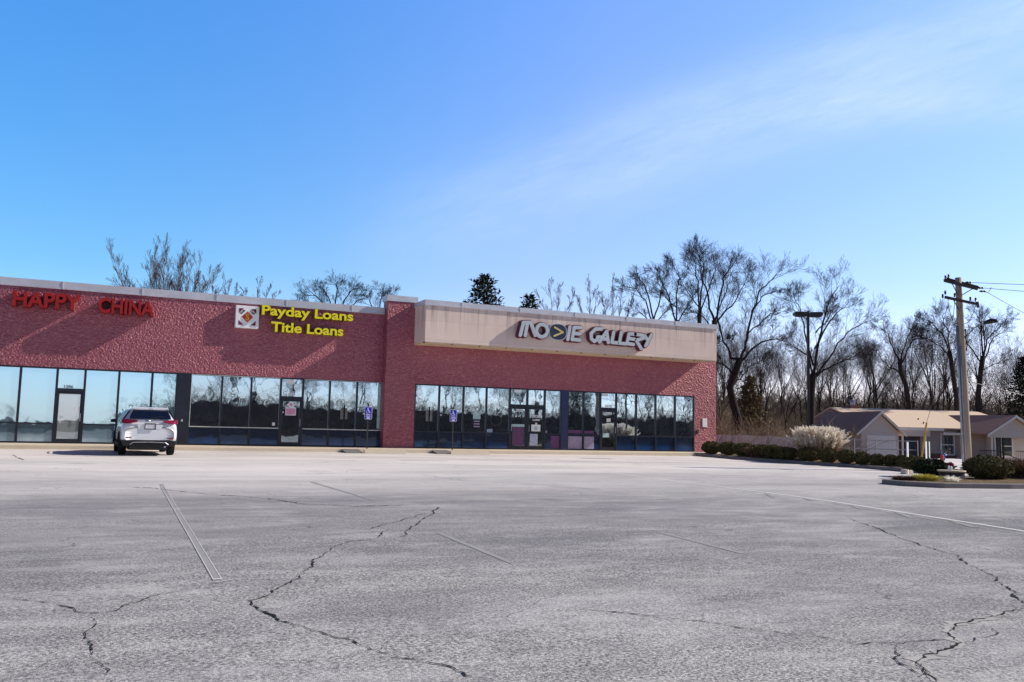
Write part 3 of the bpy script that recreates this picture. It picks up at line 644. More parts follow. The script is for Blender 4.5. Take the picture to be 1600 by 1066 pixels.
MB().prism([(lx, LY-.002, lz-.25), (lx+.25, LY-.002, lz), (lx, LY-.002, lz+.25), (lx-.25, LY-.002, lz)], (0, -.006, 0)).build('diamond', M['diamond'], lg)
s_ = MB(); flat_text(s_, 'S', lx-.085, lx+.085, lz-.15, lz+.15, LY-.012, .03); s_.build('emblem_letter', M['gold'], lg)
for s, sg in (('Quik', 1), ('Cash', -1)):
    v, f = text_mesh(s, .125, .004, .004); mx = max(q[0] for q in v)/2; t_ = MB(); a = R(43)*sg
    t_.add([(lx-sg*.185+(q[0]-mx)*math.cos(a)-q[1]*math.sin(a), LY-.006-q[2], lz+.19+(q[0]-mx)*math.sin(a)+q[1]*math.cos(a)) for q in v], f); t_.build('small_lettering', M['black'], lg)
# rounded stroke letters
mg = empty('rounded_letter_sign', (0, 0, 0), 0, 'rounded white letters reading MOVIE GALLERY with a dark round arrow emblem', 'sign')
def uw(px, py): return 10.22+(px-108)/(1478-108)*(17.90-10.22), 5.52+(232-(py-.062*(px-125)))/128.0*.68
STR = {
 'M': [[(150, 112), (122, 226)], [(188, 110), (170, 228)], [(148, 110), (218, 108), (268, 226)]],
 'O': [[(330+54*math.cos(t*math.pi/9), 182+58*math.sin(t*math.pi/9)) for t in range(19)]],
 'I': [[(606, 146), (588, 262)]],
 'E': [[(720, 150), (650, 150), (630, 262), (708, 268)], [(645, 205), (705, 210)]],
 'G': [[(930, 160), (868, 162), (822, 205), (828, 255), (858, 280), (888, 262), (892, 238), (938, 240)]],
 'A': [[(912, 285), (985, 182), (1004, 290)], [(945, 255), (990, 258)]],
 'L': [[(1058, 190), (1040, 288), (1098, 294)]],
 'l': [[(1140, 190), (1120, 296), (1192, 302)]],
 'e': [[(1290, 208), (1222, 204), (1200, 298), (1272, 308)], [(1212, 250), (1285, 258)]],
 'R': [[(1290, 208), (1372, 218), (1378, 246), (1300, 268), (1356, 348)]],
 'Y': [[(1392, 222), (1428, 268)], [(1468, 212), (1404, 320)]]}
def capsule(mb, pts, r, y0, y1, kz):
    for i, (a, b) in enumerate(zip(pts[:-1], pts[1:])):
        d_ = Vector((b[0]-a[0], b[1]-a[1])); ang = math.atan2(d_.y, d_.x); o = []
        for q in range(9):
            t = ang+math.pi/2+math.pi*q/8; o.append((a[0]+r*math.cos(t), a[1]+r*math.sin(t)))
        for q in range(9):
            t = ang-math.pi/2+math.pi*q/8; o.append((b[0]+r*math.cos(t), b[1]+r*math.sin(t)))
        kz[0] += .0006
        mb.prism([(x, y1-kz[0], z) for x, z in o][::-1], (0, y0-y1, 0))
kz = [0.0]; backs = [MB(), MB()]
for ch, ss in STR.items():
    fc = MB()
    for s in ss:
        P = [uw(*q) for q in s]; back = backs[0 if ch in 'MOIE' else 1]
        capsule(back, P, .130, FY-.002, FY-.26, kz)
for ch, ss in STR.items():
    fc = MB(); kf = [0.0]
    for s in ss: capsule(fc, [uw(*q) for q in s], .086, FY-.2, FY-.33, kf)
    fc.build('letter', M['letter'], mg)
for back in backs: back.build('backing', M['letteredge'], mg)
ex, ez = uw(488, 194)
def disc(rx, rz, y0, y1, name, mat, par):
    mb = MB(); pts = []
    for i in range(40):
        t = 2*math.pi*i/40; c, s = math.cos(t), math.sin(t)
        pts.append((ex+rx*math.copysign(abs(c)**.8, c), y1, ez+rz*math.copysign(abs(s)**.8, s)))
    mb.prism(pts[::-1], (0, y0-y1, 0)); return mb.build(name, mat, par)
em = disc(.49, .415, FY-.002, FY-.33, 'emblem', M['letter'], mg); disc(.455, .38, FY-.2, FY-.342, 'emblem_face', M['navy'], em)
ar = MB(); kf = [0.0]; capsule(ar, [(ex-.20, ez+.215), (ex+.26, ez-.0), (ex-.22, ez-.215)], .045, FY-.33, FY-.355, kf); ar.build('arrow', M['khaki'], em)

# ------------------------------------------------------------------ signs for accessible parking, wheel stops, kerb ramps
def hc_sign(x, y, label):
    r = empty('accessible_parking_sign', (x, y, 0), 0, label, 'parking sign', 'accessible parking signs')
    MB().box(-.03, .03, -.02, .02, -.1, 2.0).build('post', M['signpost'], r)
    z0, z1, hw = 1.30, 1.86, .17
    def rr(w, a, b, rad, yy, dy):
        pts = []
        for cx_, cz_, t0 in ((w-rad, b-rad, 0), (-w+rad, b-rad, 90), (-w+rad, a+rad, 180), (w-rad, a+rad, 270)):
            for q in range(5): t = R(t0+22.5*q); pts.append((cx_+rad*math.cos(t), yy, cz_+rad*math.sin(t)))
        return MB().prism(pts, (0, -dy, 0))
    pn = rr(hw, z0, z1, .05, -.022, .006).build('panel', M['white'], r)
    rr(hw-.014, z0+.014, z1-.014, .035, -.0285, .003).build('panel_face', M['blue'], pn)
    sy = MB(); yy = -.034
    sy.lathe((0, 0, 0), [(.022, 0), (.022, .004)], 10, T=lambda q: Vector((q.x-.025, yy-q.z, q.y+1.79)))
    sy.tube([(-.025, yy, 1.76), (-.02, yy, 1.66), (.04, yy, 1.66), (.065, yy, 1.60), (.09, yy, 1.605)], .012, 5)
    sy.tube([(-.022, yy, 1.71), (.03, yy, 1.71)], .009, 5)
    sy.tube([(-.04+.058*math.cos(R(t)), yy, 1.635+.058*math.sin(R(t))) for t in range(115, 365, 25)], .009, 5)
    sy.build('wheelchair_symbol', M['white'], pn)
    tx = MB(); flat_text(tx, 'RESERVED', -.11, .11, 1.48, 1.535, -.033, .01); flat_text(tx, 'PARKING', -.11, .11, 1.405, 1.46, -.033, .01); tx.build('lettering', M['white'], pn)
    MB().prism([(-.09, -.033, 1.36), (-.05, -.033, 1.335), (.05, -.033, 1.335), (.09, -.033, 1.36), (.05, -.033, 1.385), (-.05, -.033, 1.385)], (0, -.003, 0)).build('arrow', M['white'], pn)
    return r
hc_sign(2.98, -2.15, 'blue accessible parking sign in front of the loan store windows'); hc_sign(7.05, -2.15, 'blue accessible parking sign in front of the video store windows')
def stop(x0, x1, y, label):
    mb = MB().prism([(x0, y-.09, 0), (x0, y+.09, 0), (x0, y+.06, .13), (x0, y-.06, .13)], (x1-x0, 0, 0)); o = mb.build('wheel_stop', M['conc'], bevel=.012)
    o.location.z = lot_z(y); tag(o, label, 'wheel stop', 'concrete wheel stops'); return o
stop(2.55, 4.45, -3.25, 'pale concrete wheel stop left of the tower pier'); stop(6.5, 8.4, -3.35, 'pale concrete wheel stop before the video store sign post')
for x in (1.75, 5.9):
    o = MB().prism([(x, -3.4, lot_z(-3.4)+.002), (x, -2.57, lot_z(-2.6)), (x, -2.57, -.01)], (.75, 0, 0)).build('kerb_ramp', M['conc_grey']); o['kind'] = 'structure'  # dark grey of the wedge stands for the shade on the ramp flank

# ------------------------------------------------------------------ cars (local: x right, y forward, origin on the ground under the rear bumper)
def make_car(label, group):
    root = empty('parked_car', (0, 0, 0), 0, label, 'car')
    ST = [ # y, zbot, ztop, belt z, half widths: bottom, middle, belt, roof edge
        (0.00, .50, 1.00, .86, .70, .80, .78, .62), (0.03, .42, 1.13, .98, .80, .885, .84, .70), (0.10, .36, 1.26, 1.10, .84, .905, .86, .74),
        (0.24, .34, 1.42, 1.16, .86, .915, .87, .66), (0.38, .33, 1.575, 1.18, .87, .92, .875, .585), (0.60, .32, 1.655, 1.18, .88, .92, .88, .58),
        (1.2, .30, 1.69, 1.15, .89, .922, .88, .59), (2.1, .30, 1.69, 1.12, .89, .922, .88, .59), (2.75, .30, 1.63, 1.10, .89, .922, .87, .58),
        (3.25, .31, 1.34, 1.08, .89, .92, .86, .66), (3.60, .32, 1.13, 1.04, .88, .915, .84, .74), (4.15, .34, 1.02, .94, .86, .90, .80, .66), (4.45, .38, .86, .80, .78, .84, .74, .56), (4.56, .44, .68, .64, .62, .68, .60, .46)]
    def prof(s):
        y, zb, zt, be, wb, wm, wbl, wr = s
        h = [(wb, zb), (wm, zb+(be-zb)*.35), (wm*.995, zb+(be-zb)*.72), (wbl, be), (wr+(wbl-wr)*.42, be+(zt-be)*.55), (wr, zt-.035*(1 if zt > be+.1 else .3)), (wr*.55, zt)]
        return [Vector((x, y, z)) for x, z in h]+[Vector((-x, y, z)) for x, z in h[::-1]]
    mb = MB(); n = 14
    for s in ST: mb.v += [tuple(p) for p in prof(s)]
    for i in range(len(ST)-1):
        for q in range(n): mb.f.append((i*n+q, i*n+(q+1) % n, (i+1)*n+(q+1) % n, (i+1)*n+q))
    mb.f.append(tuple(range(n))); mb.f.append(tuple(range((len(ST)-1)*n, len(ST)*n))[::-1])
    body = mb.build('body', M['paint'], root, smooth=True)
    sub = body.modifiers.new('sub', 'SUBSURF'); sub.levels = 2; sub.render_levels = 2
    # rear glass and tailgate details sit proud of the body
    def slab(pts, d, name, mat, par, bev=.0): return MB().prism(pts, d, ).build(name, mat, par, bevel=bev)
    rg = slab([(-.68, .09, 1.275), (.68, .09, 1.275), (.66, .17, 1.38), (.555, .345, 1.595), (-.555, .345, 1.595), (-.66, .17, 1.38)], (0, -.03, .006), 'rear_window', M['carglass'], root)
    MB().tube([(.0, .05, 1.30), (.28, .11, 1.36), (.42, .14, 1.385)], .012, 5).lathe((0, .05, 1.29), [(.03, -.02), (.03, .02)], 8).build('wiper', M['cladding'], rg)
    slab([(-.60, .28, 1.615), (.60, .28, 1.615), (.57, .46, 1.675), (-.57, .46, 1.675)], (0, -.015, .018), 'spoiler', M['paint'], root, .008)
    slab([(-.07, .265, 1.62), (.07, .265, 1.62), (.07, .262, 1.64), (-.07, .262, 1.64)], (0, -.008, 0), 'brake_light', M['tail'], root)
    for sx in (-1, 1):
        tl = slab([(sx*.90, .20, 1.27), (sx*.40, -.012, 1.235), (sx*.42, -.018, 1.165), (sx*.70, -.02, 1.11), (sx*.905, .16, 1.12)][::sx], (0, -.03, 0), 'tail_light', M['tail'], root)
        slab([(sx*.92, .20, 1.26), (sx*.92, .20, 1.13), (sx*.925, .52, 1.19), (sx*.925, .52, 1.22)][::-sx], (sx*.008, 0, 0), 'lamp_wrap', M['tail'], tl)
        slab([(sx*.56, -.035, .60), (sx*.78, -.02, .60), (sx*.78, -.02, .65), (sx*.58, -.035, .64)][::-sx], (0, -.02, 0), 'reflector', M['tail'], root)
        # side glass: rear quarter and two door windows
        for a, b, c, d_ in ((.52, .70, 1.05, 1.05), (1.10, 1.10, 1.95, 1.95), (2.0, 2.0, 3.15, 2.72)):
            zb = 1.20 if a < 1 else 1.17
            slab([(sx*.885, a, zb), (sx*.885, c, zb-.03), (sx*.635, d_, 1.585), (sx*.635, b, 1.585)][::-sx], (sx*.022, 0, .006), 'side_window', M['carglass'], root)
        mir = MB().prism([(sx*.90, 3.02, 1.12), (sx*1.08, 3.0, 1.10), (sx*1.10, 3.0, 1.22), (sx*.94, 3.02, 1.25)][::-sx], (0, .16, 0)).build('wing_mirror', M['cladding'], root, bevel=.02)
        MB().tube([(sx*.56, .62, 1.685), (sx*.56, .78, 1.735), (sx*.57, 1.6, 1.755), (sx*.57, 2.35, 1.73), (sx*.56, 2.5, 1.685)], .018, 6).build('roof_rail', M['chrome'], root)
        MB().box(min(sx*.90, sx*.935), max(sx*.90, sx*.935), .95, 3.2, .28, .42).build('sill_cladding', M['cladding'], root, bevel=.01)
        for wy in (.97, 3.63):
            x0 = sx*.80
            wh = MB().lathe((0, 0, 0), [(.22, -.115), (.335, -.118), (.358, -.09), (.362, 0), (.358, .09), (.335, .118), (.22, .115)], 28, T=lambda q: Vector((x0+q.z, wy+q.x, .362+q.y))).build('wheel', M['tyre'], root, smooth=True)
            rim = MB().lathe((0, 0, 0), [(.235, .0), (.235, .105), (.20, .112), (.19, .06), (.05, .08), (.03, .09)], 20, T=lambda q: Vector((x0+sx*q.z, wy+q.x, .362+q.y)))
            rim.build('rim', M['rim'], wh)
            MB().tube([(sx*.926, wy+.43*math.cos(R(t)), .362+.43*math.sin(R(t))) for t in range(-5, 190, 13)], .035, 6).build('wheel_arch', M['cladding'], root)
    bp = MB().prism([(-.84, -.03, .34), (.84, -.03, .34), (.905, -.02, .52), (.60, -.045, .555), (-.60, -.045, .555), (-.905, -.02, .52)], (0, .22, 0)).build('rear_bumper', M['cladding'], root, bevel=.02)
    MB().tube([(-.62, -.05, .40), (-.52, -.055, .475), (0, -.058, .49), (.52, -.055, .475), (.62, -.05, .40)], .014, 6).build('bumper_trim', M['chrome'], bp)
    slab([(-.40, -.012, 1.20), (.40, -.012, 1.20), (.40, -.016, 1.165), (-.40, -.016, 1.165)], (0, -.02, 0), 'garnish', M['chrome'], root)
    slab([(-.42, -.012, 1.09), (.42, -.012, 1.09), (.36, .0, .93), (-.36, .0, .93)], (0, -.012, 0), 'plate_recess', M['paint'], root)
    pl = slab([(-.165, -.03, .945), (.165, -.03, .945), (.165, -.035, 1.11), (-.165, -.035, 1.11)], (0, -.012, 0), 'licence_plate', M['plate'], root)
    fr = MB()
    fr.box(-.185, .185, -.056, -.044, 1.105, 1.135).box(-.185, .185, -.056, -.044, .92, .945).box(-.185, -.160, -.056, -.044, .945, 1.105).box(.160, .185, -.056, -.044, .945, 1.105); fr.build('plate_frame', M['black'], pl)
    MB().tube([(.05*math.cos(2*math.pi*t/12)*1.5, -.038, 1.215+.045*math.sin(2*math.pi*t/12)) for t in range(13)], .009, 5).tube([(-.035, -.038, 1.235), (0, -.038, 1.20), (.035, -.038, 1.235)], .008, 5).build('emblem', M['chrome'], root)
    MB().box(-.62, .62, .25, 4.2, .20, .34).build('underbody', M['black'], root)
    MB().lathe((0, 0, 0), [(.032, 0), (.032, .2)], 10, T=lambda q: Vector((.52+q.x, -.01+q.z, .33+q.y))).build('exhaust', M['chrome'], root)
    return root
car = make_car('silver crossover car parked facing the shops, dark rear window and red lamps', None)
car.location = (-6.26, -7.45, lot_z(-7.0)+.0); car.rotation_euler.z = R(2.2); car.rotation_euler.x = R(.5)
dark = copy_tree(car); tag(dark, 'dark blue car parked nose in at the far end of the shop fronts', 'car')
dark.location = (-13.35, -7.3, lot_z(-7.0)); dark.rotation_euler.z = R(-1)
for ch in dark.children:
    if ch.data.materials[0] == M['paint']:
        ch.material_slots[0].link = 'OBJECT'; ch.material_slots[0].material = M['paint_dark']

# ------------------------------------------------------------------ planting
def leaf_cloud(mb, n, fpos, size, rr, flat=.0):
    for i in range(n):
        p, nrm = fpos(rr)
        a = Vector((rr.gauss(0, 1), rr.gauss(0, 1), rr.gauss(0, 1))).normalized(); a = (a+nrm*flat).normalized()
        u = a.orthogonal().normalized(); u = Matrix.Rotation(rr.uniform(0, 6.28), 3, a) @ u; w = a.cross(u)
        s = size*rr.uniform(.6, 1.4); o = len(mb.v)
        for q in (p+u*s, p+w*s*.55, p-u*s, p-w*s*.55): mb.v.append((q.x, q.y, q.z))
        mb.f.append((o, o+1, o+2, o+3))
def make_bush(seed, mat, rx=.56, ry=.56, h=.80, n=3200, size=.030, label='', group=None, stems=True, rough=.10, name='shrub'):
    rr = random.Random(seed); root = empty(name, (0, 0, 0), 0, label, 'shrub', group)
    cz_ = h*.54; core = MB(); K = 14
    def rad(dv): return 1+rough*(mnoise.noise(dv*2.3+Vector((seed*3.1, 0, 0))))+rough*.6*mnoise.noise(dv*5.5+Vector((0, seed*1.7, 0)))
    for j in range(K+1):
        th = math.pi*j/K
        for i in range(20):
            ph = 2*math.pi*i/20; dv = Vector((math.sin(th)*math.cos(ph), math.sin(th)*math.sin(ph), math.cos(th))); r = rad(dv)*.86
            core.v.append((dv.x*rx*r, dv.y*ry*r, max(.03, cz_+dv.z*h*.47*r)))
    core.f = [(j*20+i, (j+1)*20+i, (j+1)*20+(i+1) % 20, j*20+(i+1) % 20) for j in range(K) for i in range(20)]
    lf = MB()
    def fp(q):
        dv = Vector((q.gauss(0, 1), q.gauss(0, 1), q.gauss(0, 1))).normalized(); r = rad(dv)*q.uniform(.86, 1.05)
        return Vector((dv.x*rx*r, dv.y*ry*r, max(.02, cz_+dv.z*h*.47*r))), dv
    leaf_cloud(lf, n, fp, size, rr, .5)
    for (a, b, c), f0 in ((v, 0) for v in []): pass
    o = len(lf.v); lf.v += core.v; lf.f += [tuple(i+o for i in f) for f in core.f]
    lf.build('foliage', mat, root)
    st = MB()
    for i in range(5):
        a = rr.uniform(0, 6.28); st.tube([(.05*math.cos(a), .05*math.sin(a), -.05), (.2*math.cos(a), .2*math.sin(a), h*.4)], .014, 5)
    st.build('stem', M['bark2'], root); return root
# island with the clipped hedge
def island(name, outline, inset, mat_top, zf):
    c = Vector((sum(p[0] for p in outline)/len(outline), sum(p[1] for p in outline)/len(outline), 0))
    n = len(outline); P = [Vector((x, y, 0)) for x, y in outline]
    IN = []
    for i in range(n):
        t = (P[(i+1) % n]-P[i-1]).normalized(); nn = Vector((-t.y, t.x, 0))
        IN.append(P[i]+nn*inset)
    mb = MB()
    for Q, dz in ((P, -.2), (P, .135), (IN, .145), (IN, -.1)):
        for p in Q: mb.v.append((p.x, p.y, zf(p.y)+dz))
    for L in range(3):
        for i in range(n): mb.f.append((L*n+i, L*n+(i+1) % n, (L+1)*n+(i+1) % n, (L+1)*n+i))
    k_ = mb.build(name+'_kerb', M['conc_grey'], bevel=.015); k_['kind'] = 'structure'
    s = MB(); s.v = [(p.x, p.y, zf(p.y)+.10) for p in IN]+[(c.x, c.y, zf(c.y)+.22)]
    s.f = [(i, (i+1) % n, n) for i in range(n)]
    b = s.build(name+'_soil', mat_top); b['kind'] = 'structure'
isl1 = [(20.55, -2.6), (20.35, -6), (20.55, -9), (21.05, -11.5), (21.2, -13.5), (21.0, -15.4), (20.7, -16.6), (21.2, -17.4), (22.2, -17.2), (23.6, -15.5), (25.6, -12), (26.2, -8), (26.2, -2.6)]
island('planting_island', isl1[::1], .15, M['mulch'], lot_z)
isl2 = [(13.55, -21.15), (13.6, -22.0), (14.3, -22.75), (16.5, -23.2), (20.5, -23.6), (30, -24.2), (36, -24.6), (36, -18.6), (28, -18.9), (20, -19.4), (16, -20.2), (14.3, -20.7)]
island('verge_island', isl2, .15, M['mulch'], lot_z)
hedge = [make_bush(s, M['shrub'], .50, .50, .60, 3400, .030, group='clipped round hedge shrubs along the kerb') for s in (3, 8, 15)]
hp = [(21.6, -2.53, 0.54), (21.6, -3.9, 0.53), (21.55, -5.21, 0.55), (21.4, -6.53, 0.59), (21.3, -7.6, 0.58), (21.25, -8.61, 0.54), (21.35, -9.82, 0.52), (21.5, -10.91, 0.47), (21.65, -11.81, 0.4), (21.8, -12.56, 0.38), (21.95, -13.24, 0.35), (22.1, -13.81, 0.32), (22.25, -14.23, 0.29), (22.4, -14.48, 0.26)]
ORD = 'first second third fourth fifth sixth seventh eighth ninth tenth eleventh twelfth thirteenth last'.split()
hr = random.Random(5)
for i, (x, y, r_) in enumerate(hp):
    o = hedge[i] if i < 3 else copy_tree(hedge[i % 3])
    o.location = (x, y, lot_z(y)+.08); o.rotation_euler.z = hr.uniform(0, 6); s = r_/.5*.95; o.scale = (s, s, hr.uniform(.96, 1.10)*(.9 if r_ < .4 else 1.08))
    o['label'] = f'{ORD[i]} clipped brown green hedge shrub counting from the shop corner along the kerb'
# shrubs on the verge island
b = make_bush(21, M['shrub'], .76, .72, .78, 6000, .032, 'large dark clipped mound shrub beside the utility pole foot'); b.location = (*W(15.42, 28.6)[:2], lot_z(-20.5)+.08)
b = make_bush(22, M['shrub_green'], .62, .55, .54, 5200, .040, 'dark green leafy shrub around the white sign post', rough=.22); b.location = (*W(14.30, 30.0)[:2], lot_z(-19)+.10)
b = make_bush(23, M['shrub'], .62, .6, .50, 3600, .032, 'low brown green shrub behind the timber planter'); b.location = (*W(14.35, 31.2)[:2], lot_z(-19)+.22)
def make_grass(name, seed, label, cat, n, h, spread, lean, mat, plume=None, n_pl=0, width=.012):
    rr = random.Random(seed); root = empty(name, (0, 0, 0), 0, label, cat); mb = MB(); pm = MB()
    for i in range(n+n_pl):
        a = rr.uniform(0, 6.28); r0 = spread*.55*math.sqrt(rr.random()); hh = h*rr.uniform(.6, 1.05); ln = lean*rr.uniform(.1, 1)*(.3+r0/spread*1.4)
        p0 = Vector((r0*math.cos(a), r0*math.sin(a), 0)); dr = Vector((math.cos(a+rr.uniform(-.6, .6)), math.sin(a+rr.uniform(-.6, .6)), 0))
        pts = [p0+dr*ln*t*t+Vector((0, 0, hh*(t-.25*t*t*ln/h))) for t in (0, .35, .7, 1)]
        sd = Vector((-dr.y, dr.x, 0)); 
        if rr.random() < .5: sd = dr
        isp = i >= n; o = len(mb.v)
        for j, p in enumerate(pts):
            w_ = width*(1-.8*j/3); mb.v += [tuple(p-sd*w_), tuple(p+sd*w_)]
        mb.f += [(o+2*j, o+2*j+1, o+2*j+3, o+2*j+2) for j in range(3)]
        if isp:
            for q in range(26):
                t = .62+.42*q/26; p = p0+dr*ln*t*t+Vector((0, 0, hh*(t-.25*t*t*ln/h)))
                dv = Vector((rr.gauss(0, 1), rr.gauss(0, 1), rr.uniform(.2, 1.6))).normalized()*.17*(1.25-abs(q-13)/13); sd2 = dv.orthogonal().normalized()*.034; o = len(pm.v)
                pm.v += [tuple(p-sd2), tuple(p+sd2), tuple(p+dv)]; pm.f.append((o, o+1, o+2))
    mb.build('blades', mat, root)
    if n_pl: pm.build('plumes', plume, root)
    return root
pg = make_grass('ornamental_grass', 4, 'tall clump of dried grass with pale fluffy plumes behind the hedge', 'ornamental grass', 2600, 1.55, 1.35, .65, M['drygrass'], M['plume'], 900); p = W(14.35, 41.2); pg.location = (p.x, p.y, lot_z(p.y)+.12)
pg.scale = (1.05, .9, 1.0)
g2 = make_grass('ornamental_grass', 9, 'low brown ornamental grass left of the plumed clump', 'ornamental grass', 1500, .55, 1.1, .5, M['brownbush']); p = W(12.4, 43.5); g2.location = (p.x, p.y, lot_z(p.y)+.15); g2.scale = (1.3, 1, 1)
g3 = make_grass('dry_grass_tuft', 10, 'small straw coloured grass tuft at the kerb before the planter', 'grass tuft', 200, .20, .30, .30, M['plume']); p = W(13.42, 26.9); g3.location = (p.x, p.y, lot_z(p.y)+.12)
g4 = make_grass('ground_cover_plant', 11, 'low yellow green plant at the rounded kerb end', 'plant', 900, .22, .55, .3, M['yellowplant'], width=.02); p = W(12.75, 27.2); g4.location = (p.x, p.y, lot_z(p.y)+.10)
g5 = make_grass('dead_leaf_clump', 12, 'small brown clump of dead leaves left of the yellow plant', 'plant', 500, .16, .5, .3, M['brownbush'], width=.02); p = W(12.15, 27.3); g5.location = (p.x, p.y, lot_z(p.y)+.10)
b = make_grass('brown_bush', 13, 'loose reddish brown bush right of the large mound shrub', 'shrub', 3800, .75, 1.2, .6, M['brownbush'], width=.014); p = W(17.2, 29.3); b.location = (p.x, p.y, lot_z(p.y)+.08)

# planter and things on it
pw = W(14.0, 28.1)
pl = MB().lathe((0, 0, 0), [(.36, 0), (.38, .26), (.375, .28)], 22).build('timber_planter', M['stump']); pl.location = (pw.x, pw.y, lot_z(pw.y)+.08)
tag(pl, 'dark round timber planter with a pale top on the verge', 'planter')
MB().lathe((0, 0, .283), [(.41, 0), (.42, .02), (.41, .045), (.02, .05)], 22).build('top', M['paletop'], pl)
for i, (dx, hh) in enumerate(((-.13, .15), (-.05, .13))):
    j = MB().lathe((0, 0, 0), [(.03, 0), (.032, hh*.7), (.018, hh*.85), (.018, hh)], 10).build('white_jar', M['white'])
    q = W(14.0+dx, 28.0); j.location = (q.x, q.y, lot_z(pw.y)+.08+.334); tag(j, ('taller' if i == 0 else 'shorter')+' small white jar standing on the round planter', 'jar')
fl = make_bush(31, M['redflower'], .09, .09, .17, 300, .03, 'red flowers standing at the right edge of the planter', name='red_flowers', rough=.3); fl['category'] = 'flowers'; q = W(14.42, 29.0); fl.location = (q.x, q.y, lot_z(q.y)+.45); 
fp_ = MB().lathe((0, 0, 0), [(.09, 0), (.12, .34), (.125, .36)], 12).build('flower_pot', M['stump']); fp_.location = (q.x, q.y, lot_z(q.y)+.10); tag(fp_, 'dark flower pot under the red flowers', 'flower pot')
bx_ = MB().prism([(-.13, 0, 0), (.15, 0, 0), (.11, 0, .36), (-.15, 0, .38)], (0, .22, 0)).build('white_stone', M['paletop'], bevel=.02); q = W(14.42, 28.3); bx_.location = (q.x, q.y, lot_z(q.y)+.07); tag(bx_, 'pale upright stone block right of the round planter', 'stone block')
bs = MB().prism([(-.24, 0, 0), (.20, 0, 0), (.14, 0, .17), (-.20, 0, .19)], (.05, .3, .02)).build('kerb_stone', M['conc'], bevel=.03); q = W(15.0, 33.2); bs.location = (q.x, q.y, lot_z(q.y)-.02); tag(bs, 'broken pale kerb stone at the end of the hedge', 'stone block')

# sign seen from behind, marker post, guy guard
q = W(14.17, 30.0); z0 = lot_z(q.y)
sg = empty('road_sign', (q.x, q.y, z0), -YAW+R(48), 'white backed road sign on a green post rising from a shrub', 'road sign')
MB().box(-.03, .03, -.025, .005, 0, 1.28).build('post', M['green'], sg); MB().box(-.24, .24, .008, .014, .70, 1.27).build('panel', M['white'], sg, bevel=.003)
q = W(14.55, 32.4); mk = MB().box(-.06, .06, -.02, .02, .45, 1.16).box(-.03, .03, -.015, .015, 0, .45).build('marker_post', M['white']); mk.location = (q.x, q.y, lot_z(q.y)+.05); mk.rotation_euler.z = -YAW+R(45)
tag(mk, 'narrow white marker post left of the white backed road sign', 'marker post')

# ------------------------------------------------------------------ light pole and utility pole
q = W(14.2, 42.0); lp = empty('lot_light', (q.x, q.y, lot_z(q.y)+.1), -YAW, 'tall dark parking lot light pole with two box heads', 'light pole')
MB().box(-.055, .055, -.055, .055, .6, 7.12).build('pole', M['darkmetal'], lp); MB().lathe((0, 0, 0), [(.28, 0), (.28, .62), (.24, .66)], 14).build('base', M['conc_grey'], lp)
for sx in (-1, 1):
    h_ = MB().prism([(sx*.09, -.2, 6.86), (sx*.66, -.2, 6.90), (sx*.68, -.2, 7.02), (sx*.60, -.2, 7.08), (sx*.09, -.2, 7.06)][::sx], (0, .42, 0)).build('lamp_head', M['darkmetal'], lp, bevel=.015)
    MB().box(min(sx*.14, sx*.60), max(sx*.14, sx*.60), -.15, .17, 6.845, 6.875).build('lens', M['porcelain'], h_)
q = W(18.85, 36.5); up_z = lot_z(q.y)
up = empty('utility_pole', (q.x, q.y, up_z), -YAW, 'weathered wooden utility pole with two crossarms, cables and a street lamp', 'utility pole')
TX = -.18; H = 8.08   # slight lean
def px_(z): return TX*z/H
MB().tube([(px_(z), 0, z) for z in (-.3, 1.5, 3, 5, 6.6, H)], [.195, .185, .17, .152, .14, .125], 14).build('pole', M['pole'], up, smooth=True)
MB().tube([(px_(z)-.20, -.08, z) for z in (0, 2, 4, 6.05)], .045, 8).build('conduit', M['metal'], up, smooth=True)
MB().tube([(px_(z)-.12, -.14, z) for z in (0, 2, 4, 5.2)], .022, 6).build('conduit', M['metal'], up, smooth=True)
for dy, (xa, za, xb, zb) in ((-.17, (-.86, 7.92, .52, 7.60)), (.17, (-.60, 8.05, .74, 7.72))):
    MB().prism([(xa, dy-.05, za-.055), (xb, dy-.05, zb-.055), (xb, dy-.05, zb+.055), (xa, dy-.05, za+.055)], (0, .10, 0)).build('crossarm', M['darkwood'], up)
MB().prism([(-.84, -.22, 7.16), (.42, -.22, 6.92), (.42, -.22, 7.02), (-.84, -.22, 7.27)], (0, .09, 0)).build('crossarm', M['darkwood'], up)
br_ = MB()
for a, b in (((-.55, -.2, 7.80), (px_(7.3)-.1, -.1, 7.35)), ((.35, -.2, 7.62), (px_(7.3)+.1, -.1, 7.35)), ((-.50, -.2, 7.10), (px_(6.7)-.1, -.1, 6.72))): br_.tube([a, b], .018, 5)
br_.build('brace', M['darkwood'], up)
for x, y, z in ((-.80, -.17, 7.97), (-.50, .17, 8.08), (-.95, -.2, 7.17), (-.84, -.2, 7.32), (-.45, -.2, 7.22), (.20, -.2, 7.08), (.42, -.2, 7.05)):
    MB().lathe((x, y, z), [(.02, 0), (.05, .03), (.03, .06), (.055, .09), (.03, .12), (.045, .15), (.02, .17)], 8).build('insulator', M['porcelain'], up)
for x, y, z in ((.30, .17, 7.92), (.80, .17, 7.70), (.70, -.17, 7.50)):
    MB().tube([(x-.1, y, z), (x, y, z), (x+.06, y, z), (x+.12, y, z), (x+.18, y, z)], [.02, .05, .03, .05, .02], 8).build('insulator', M['porcelain'], up)
jm = MB()
def sag(a, b, s, n=9):
    a, b = Vector(a), Vector(b); return [a.lerp(b, i/n)-Vector((0, 0, s*4*(i/n)*(1-i/n))) for i in range(n+1)]
